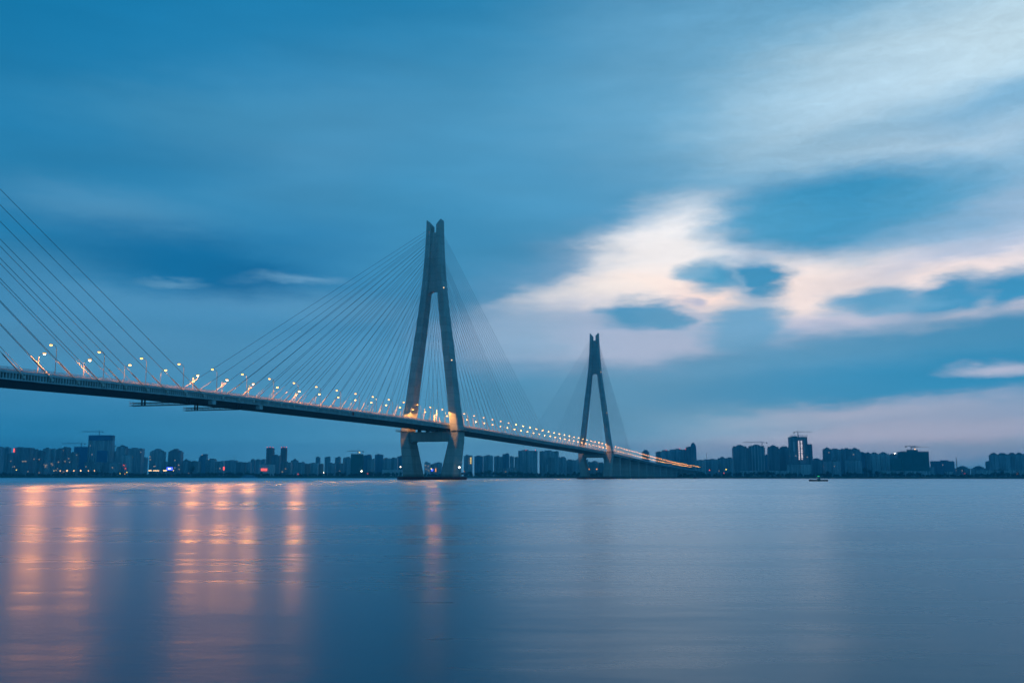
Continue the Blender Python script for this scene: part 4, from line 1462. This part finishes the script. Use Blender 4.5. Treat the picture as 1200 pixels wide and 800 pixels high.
LT = [
    (63.5, 551.8, 'warm_glow', .8, 'dim warm bank light, first from the left of a row of seven'),
    (71, 551.8, 'warm_glow', 1.3, 'warm bank light, second from the left of a row of seven'),
    (79, 551.8, 'warm_glow', 1.7, 'bright warm bank light, third from the left of a row of seven'),
    (87, 551.8, 'warm_glow', 1.4, 'warm bank light, fourth in the row below the blue-wrapped block'),
    (95, 551.8, 'warm_glow', 1.7, 'bright warm bank light, fifth in the row below the blue-wrapped block'),
    (104, 551.8, 'warm_glow', 1.1, 'warm bank light, sixth in the row, below the tallest left tower'),
    (111, 551.8, 'warm_glow', 1.2, 'warm bank light, last in the row, below the tallest left tower'),
    (19.5, 551, 'yellow_glow', 1.1, 'yellow bank light below the dark red-signed block'),
    (141, 555, 'yellow_glow', .8, 'low yellow light by the water below the pointed grey tower'),
    (146.5, 555.5, 'orange_glow', 1.0, 'low orange light by the water, left of a brighter yellow one'),
    (149, 553.5, 'yellow_glow', 1.0, 'brighter yellow light by the water below the pale block'),
    (203.5, 551.5, 'warm_glow', 1.1, 'warm bank light right of the blue neon sign'),
    (349.5, 555.5, 'redsign_glow', 1.0, 'small pinkish bank light below the pyramid-roofed block'),
    (379.5, 553.5, 'white_glow', .7, 'small white bank light below the slim hazy towers'),
    (431, 555, 'redsign_glow', .9, 'small pinkish bank light below the blue glass slab'),
    (469.5, 547, 'white_glow', 1.0, 'bright white floodlight left of the nearer pylon\'s foot'),
    (505.5, 549, 'yellow_glow', 1.3, 'yellow bank light between the nearer pylon\'s legs'),
    (544, 552, 'orange_glow', .8, 'small orange light just right of the dazzling floodlight'),
    (690.5, 549.3, 'orange_glow', 1.2, 'orange bank light left between the distant pylon\'s legs'),
    (699.5, 549.3, 'orange_glow', 1.4, 'orange bank light right between the distant pylon\'s legs'),
    (831.5, 550.5, 'redsign_glow', 1.2, 'red bank light at the foot of the thin solid mast'),
    (851, 549.6, 'yellow_glow', 1.4, 'bright yellow bank light left of the first crowned tower'),
    (848.5, 553.8, 'redsign_glow', 1.0, 'pinkish low light just below the bright yellow bank light'),
    (1192, 554, 'orange_glow', 1.8, 'orange bank light below the housing row at right'),
]
for px, py, m_, r_, lab in LT:
    bank_light(px, py, 2160 if py < 555 else 2125, m_, r_, lab)
bank_light(1072, 525.5, 2500, 'warm_glow', 1.6, 'warm work light beneath the cranes on the wide netted block')
bank_light(421.5, 530.0, 2496, 'yellow_glow', 1.4, 'yellow work light on top of the green-netted block')


p = wpt(Vector((25.0, -6.5, 2.05)))
root = tag(empty('floodlight', p), 'dazzling white floodlight on the fender at the nearer pylon\'s right foot', 'light', 'lights along the far bank')
mb = MB()
mb.bar((0, 0, 0), (0, 0, 7.0), 0.14, 0.09, n=8)
mb.box((-0.35, -0.35, 0), (0.35, 0.35, 0.25))
mb.bar((-0.5, 0, 6.9), (0.5, 0, 6.9), 0.08)
mb.build('pole', M['pole'], root)
mb = MB()
mb.ball((0, -0.35, 7.35), 0.62, 0.4, 0.5, 8, 4)
mb.build('bulb', M['white_glow'], root)


def billboard(px, py, wpx, hpx, Y, m, label):
    p = at(px, py, Y)
    k = Y / FPX
    root = tag(empty('neon_sign', (p.x, Y, GROUND)), label, 'sign')
    h = p.z - GROUND
    w_, hh = wpx * k / 2, hpx * k / 2
    mb = MB()
    mb.box((-w_, -0.4, h - hh), (w_, 0.0, h + hh))
    mb.build('panel', M[m], root)
    mb = MB()
    mb.box((-w_ - 0.15, 0.0, h - hh - 0.15), (w_ + 0.15, 0.5, h + hh + 0.15))
    for s_ in (-0.7, 0.7):
        mb.bar((s_ * w_, 0.3, -0.5), (s_ * w_, 0.3, h - hh), 0.2)
    mb.build('post_frame', M['steel'], root)


billboard(262.5, 549, 1.6, 4.0, 2200, 'redsign_glow', 'upright red sign standing among low blocks left of the chimney')
billboard(199, 549.3, 6.5, 3.0, 2190, 'blue_glow', 'blue neon sign below the right shouldered tower')
billboard(198.5, 549.2, 2.2, .5, 2188, 'white_glow', 'white lettered centre plate in front of the blue neon sign')
billboard(176, 551.5, 3.5, 1.0, 2185, 'warm_glow', 'lit shopfront strip below the left shouldered tower')
billboard(183, 551.6, 7.0, .8, 2187, 'warm_glow', 'longer lit shopfront strip between the shouldered towers')
billboard(193.5, 551.5, 4.0, 1.0, 2186, 'warm_glow', 'lit shopfront strip touching the blue neon sign')


# trees -------------------------------------------------------------
def crown(mb, cx, cy, z0, hh, rr, leaves=110, s=1.3):
    lumps = [(cx + random.uniform(-.45, .45) * rr, cy + random.uniform(-.4, .4) * rr, z0 + hh * random.uniform(.35, .8), rr * random.uniform(.45, .75)) for _ in range(5)]
    for i in range(leaves):
        lx, ly, lz, lr = random.choice(lumps)
        d = Vector((random.gauss(0, 1), random.gauss(0, 1), random.gauss(0, 1))).normalized() * lr * random.uniform(.55, 1.08)
        c = Vector((lx, ly, lz)) + Vector((d.x, d.y, d.z * hh / (2.1 * rr)))
        a_ = Vector((random.uniform(-1, 1), random.uniform(-1, 1), random.uniform(-1, 1))).normalized() * s * random.uniform(.6, 1.3)
        b_ = a_.cross(Vector((random.uniform(-1, 1), random.uniform(-1, 1), random.uniform(-1, 1)))).normalized() * s * random.uniform(.5, 1.0)
        mb.add([c - a_ - b_ * .4, c + a_ * .3 - b_, c + a_, c + b_ * .9], [(0, 1, 2, 3)])


def gz(Y):
    return 3.0 if Y < SHORE + 30 else 4.6


for (xa, xb, name_, lo_, hi_) in ((-1400, -140, 'treeline', 6.5, 11), (-140, 430, 'treeline', 8, 14), (430, 1400, 'treeline', 6, 12)):
    mb = MB()
    x = xa
    while x < xb:
        for dy in (34, 52, 66):
            if random.random() < 0.86:
                hh = random.uniform(lo_, hi_) * (0.75 + 0.25 * math.sin(x * 0.021 + dy) + 0.12 * math.sin(x * 0.09))
                yy = SHORE + dy + random.uniform(-6, 6)
                crown(mb, x + random.uniform(-4, 4), yy, gz(yy) - 0.3, hh, hh * random.uniform(.42, .6), 44, 1.5)
        x += 8.0
    # low scrub at the water's edge
    x = xa
    while x < xb:
        if random.random() < 0.6:
            crown(mb, x, SHORE + random.uniform(14, 26), 2.0, random.uniform(1.5, 4.0), random.uniform(2, 4), 14, 1.0)
        x += 7
    tag(mb.build(name_, M['foliage']), kind='stuff')
for px, ytop, r_, lab in ((900, 551.5, 6, 'bushy dark tree on the bank below the third crowned tower'),
                          (971, 551, 7, 'broad dark tree on the bank just right of the small boat'),
                          (1014, 548, 6.5, 'tallest dark bank tree, below the narrow dark slab'),
                          (1020, 549.5, 6, 'dark tree touching the tallest bank tree on its right'),
                          (1028, 551.5, 6, 'lower dark tree below the pale ribbed block'),
                          (1057, 552, 6, 'round dark tree below the left edge of wide netted block'),
                          (1173, 549, 6.5, 'tall dark tree in front of the long hall at right'),
                          (225, 546, 7, 'broad domed tree below the low pointed-roof block at left')):
    Y = SHORE + 26
    p = at(px, ytop, Y)
    root = tag(empty('bank_tree', (p.x, Y, 2.9)), lab, 'tree', 'single trees on the far bank')
    hh = p.z - 2.9
    mb = MB()
    mb.bar((0, 0, -0.3), (0.2, 0, hh * 0.45), 0.4, 0.25, n=6)
    for k in range(4):
        a_ = k * 1.7
        mb.bar((0.15, 0, hh * 0.35), (math.cos(a_) * r_ * .5, math.sin(a_) * r_ * .5, hh * 0.7), 0.2, 0.07, n=5)
    mb.build('trunk', M['trunk'], root)
    mb = MB()
    crown(mb, 0, 0, hh * 0.2, hh * 0.85, r_, 260, 1.1)
    mb.build('crown', M['foliage'], root)


# ------------------------------------------------------------------ boats
def hull(mb, L, B, D, bow=0.25, z0=-0.4):
    rings = []
    for k in range(13):
        a_ = k / 12
        x = (a_ - 0.5) * L
        w_ = B / 2 * (min(1, ((1 - a_) / bow) ** 0.6) if a_ > 1 - bow else (0.85 + 0.15 * min(1, a_ / 0.2)))
        w_ = max(w_, 0.05)
        sheer = 0.25 * D * ((a_ - 0.4) ** 2) * 2.5
        rings.append([(x, -w_ * 0.7, z0), (x, w_ * 0.7, z0), (x, w_, D + sheer), (x, -w_, D + sheer)])
    mb.loft(rings)


Yb = 480
p = at(959, 562.8, Yb)
boat = tag(empty('small_boat', (p.x, Yb, 0), math.pi - 0.05), 'small dark boat with green cabin light on the open river', 'boat')
mb = MB()
hull(mb, 9.4, 2.6, 0.75)
mb.build('hull', M['hull'], boat)
mb = MB()
mb.prism([(-1.0, -0.8), (0.4, -0.8), (0.5, 0), (0.4, 0.8), (-1.0, 0.8)], 0.55, 2.0)
mb.box((-1.15, -0.95, 2.0), (0.7, 0.95, 2.12))
c_ = mb.build('cabin', M['cabin'], boat)
mb = MB()
mb.box((-0.75, -0.83, 1.3), (-0.1, 0.83, 1.8))
mb.build('window', M['steel'], c_)
mb = MB()
mb.bar((-0.3, 0, 2.1), (-0.3, 0, 2.5), 0.05)
mb.build('mast', M['steel'], boat)
mb = MB()
mb.box((-0.65, -0.5, 2.42), (0.15, 0.5, 2.72))
mb.build('lantern', M['green_glow'], boat)

Yb = 1900
p = at(816, 560, Yb)
barge = tag(empty('work_barge', (p.x, Yb, 0), 0.1), 'dark work barge moored under the far end of the bridge', 'boat')
mb = MB()
hull(mb, 15, 5, 1.5, 0.12)
mb.build('hull', M['hull'], barge)
mb = MB()
mb.box((-5, -1.8, 1.4), (-1, 1.8, 4.2))
mb.box((-5.3, -2, 4.2), (-0.7, 2, 4.4))
mb.build('cabin', M['steel'], barge)
mb = MB()
mb.bar((3, 0, 1.3), (3, 0, 6.5), 0.2)
mb.bar((3, 0, 6.2), (6.5, 0, 4.2), 0.14)
mb.build('derrick', M['steel'], barge)

Yb = 2085
p = at(292.5, 559, Yb)
fer = tag(empty('moored_ferry', (p.x, Yb, 0), 0.02), 'pale blue ferry moored at the far bank below the chimney', 'boat')
mb = MB()
hull(mb, 38, 7, 1.8, 0.15)
mb.build('hull', M['ferry'], fer)
mb = MB()
mb.box((-15, -2.8, 1.7), (11, 2.8, 4.0))
mb.box((-15.6, -3.1, 4.0), (11.6, 3.1, 4.25))
mb.box((-9, -2.4, 4.25), (5, 2.4, 6.0))
mb.box((-9.4, -2.7, 6.0), (5.4, 2.7, 6.2))
c_ = mb.build('cabin', M['ferry'], fer)
for k in range(9):
    mb = MB()
    mb.box((-13.5 + 2.7 * k, -2.84, 2.5), (-11.8 + 2.7 * k, -2.6, 3.5))
    mb.build('window', M['steel'], c_)

Yb = 2080
p = at(90, 559, Yb)
pon = tag(empty('pontoon', (p.x, Yb, 0), 0.0), 'long low landing pontoon at the bank below the tallest left tower', 'pontoon')
mb = MB()
mb.box((-29, -3.5, -0.4), (29, 3.5, 0.9))
mb.build('float', M['roof'], pon)
mb = MB()
for k in range(15):
    mb.box((-28.5 + 4.05 * k, -3.3, 0.9), (-28.35 + 4.05 * k, -3.15, 2.0))
mb.box((-28.5, -3.28, 1.9), (28.4, -3.18, 2.02))
mb.build('handrail', M['rail'], pon)
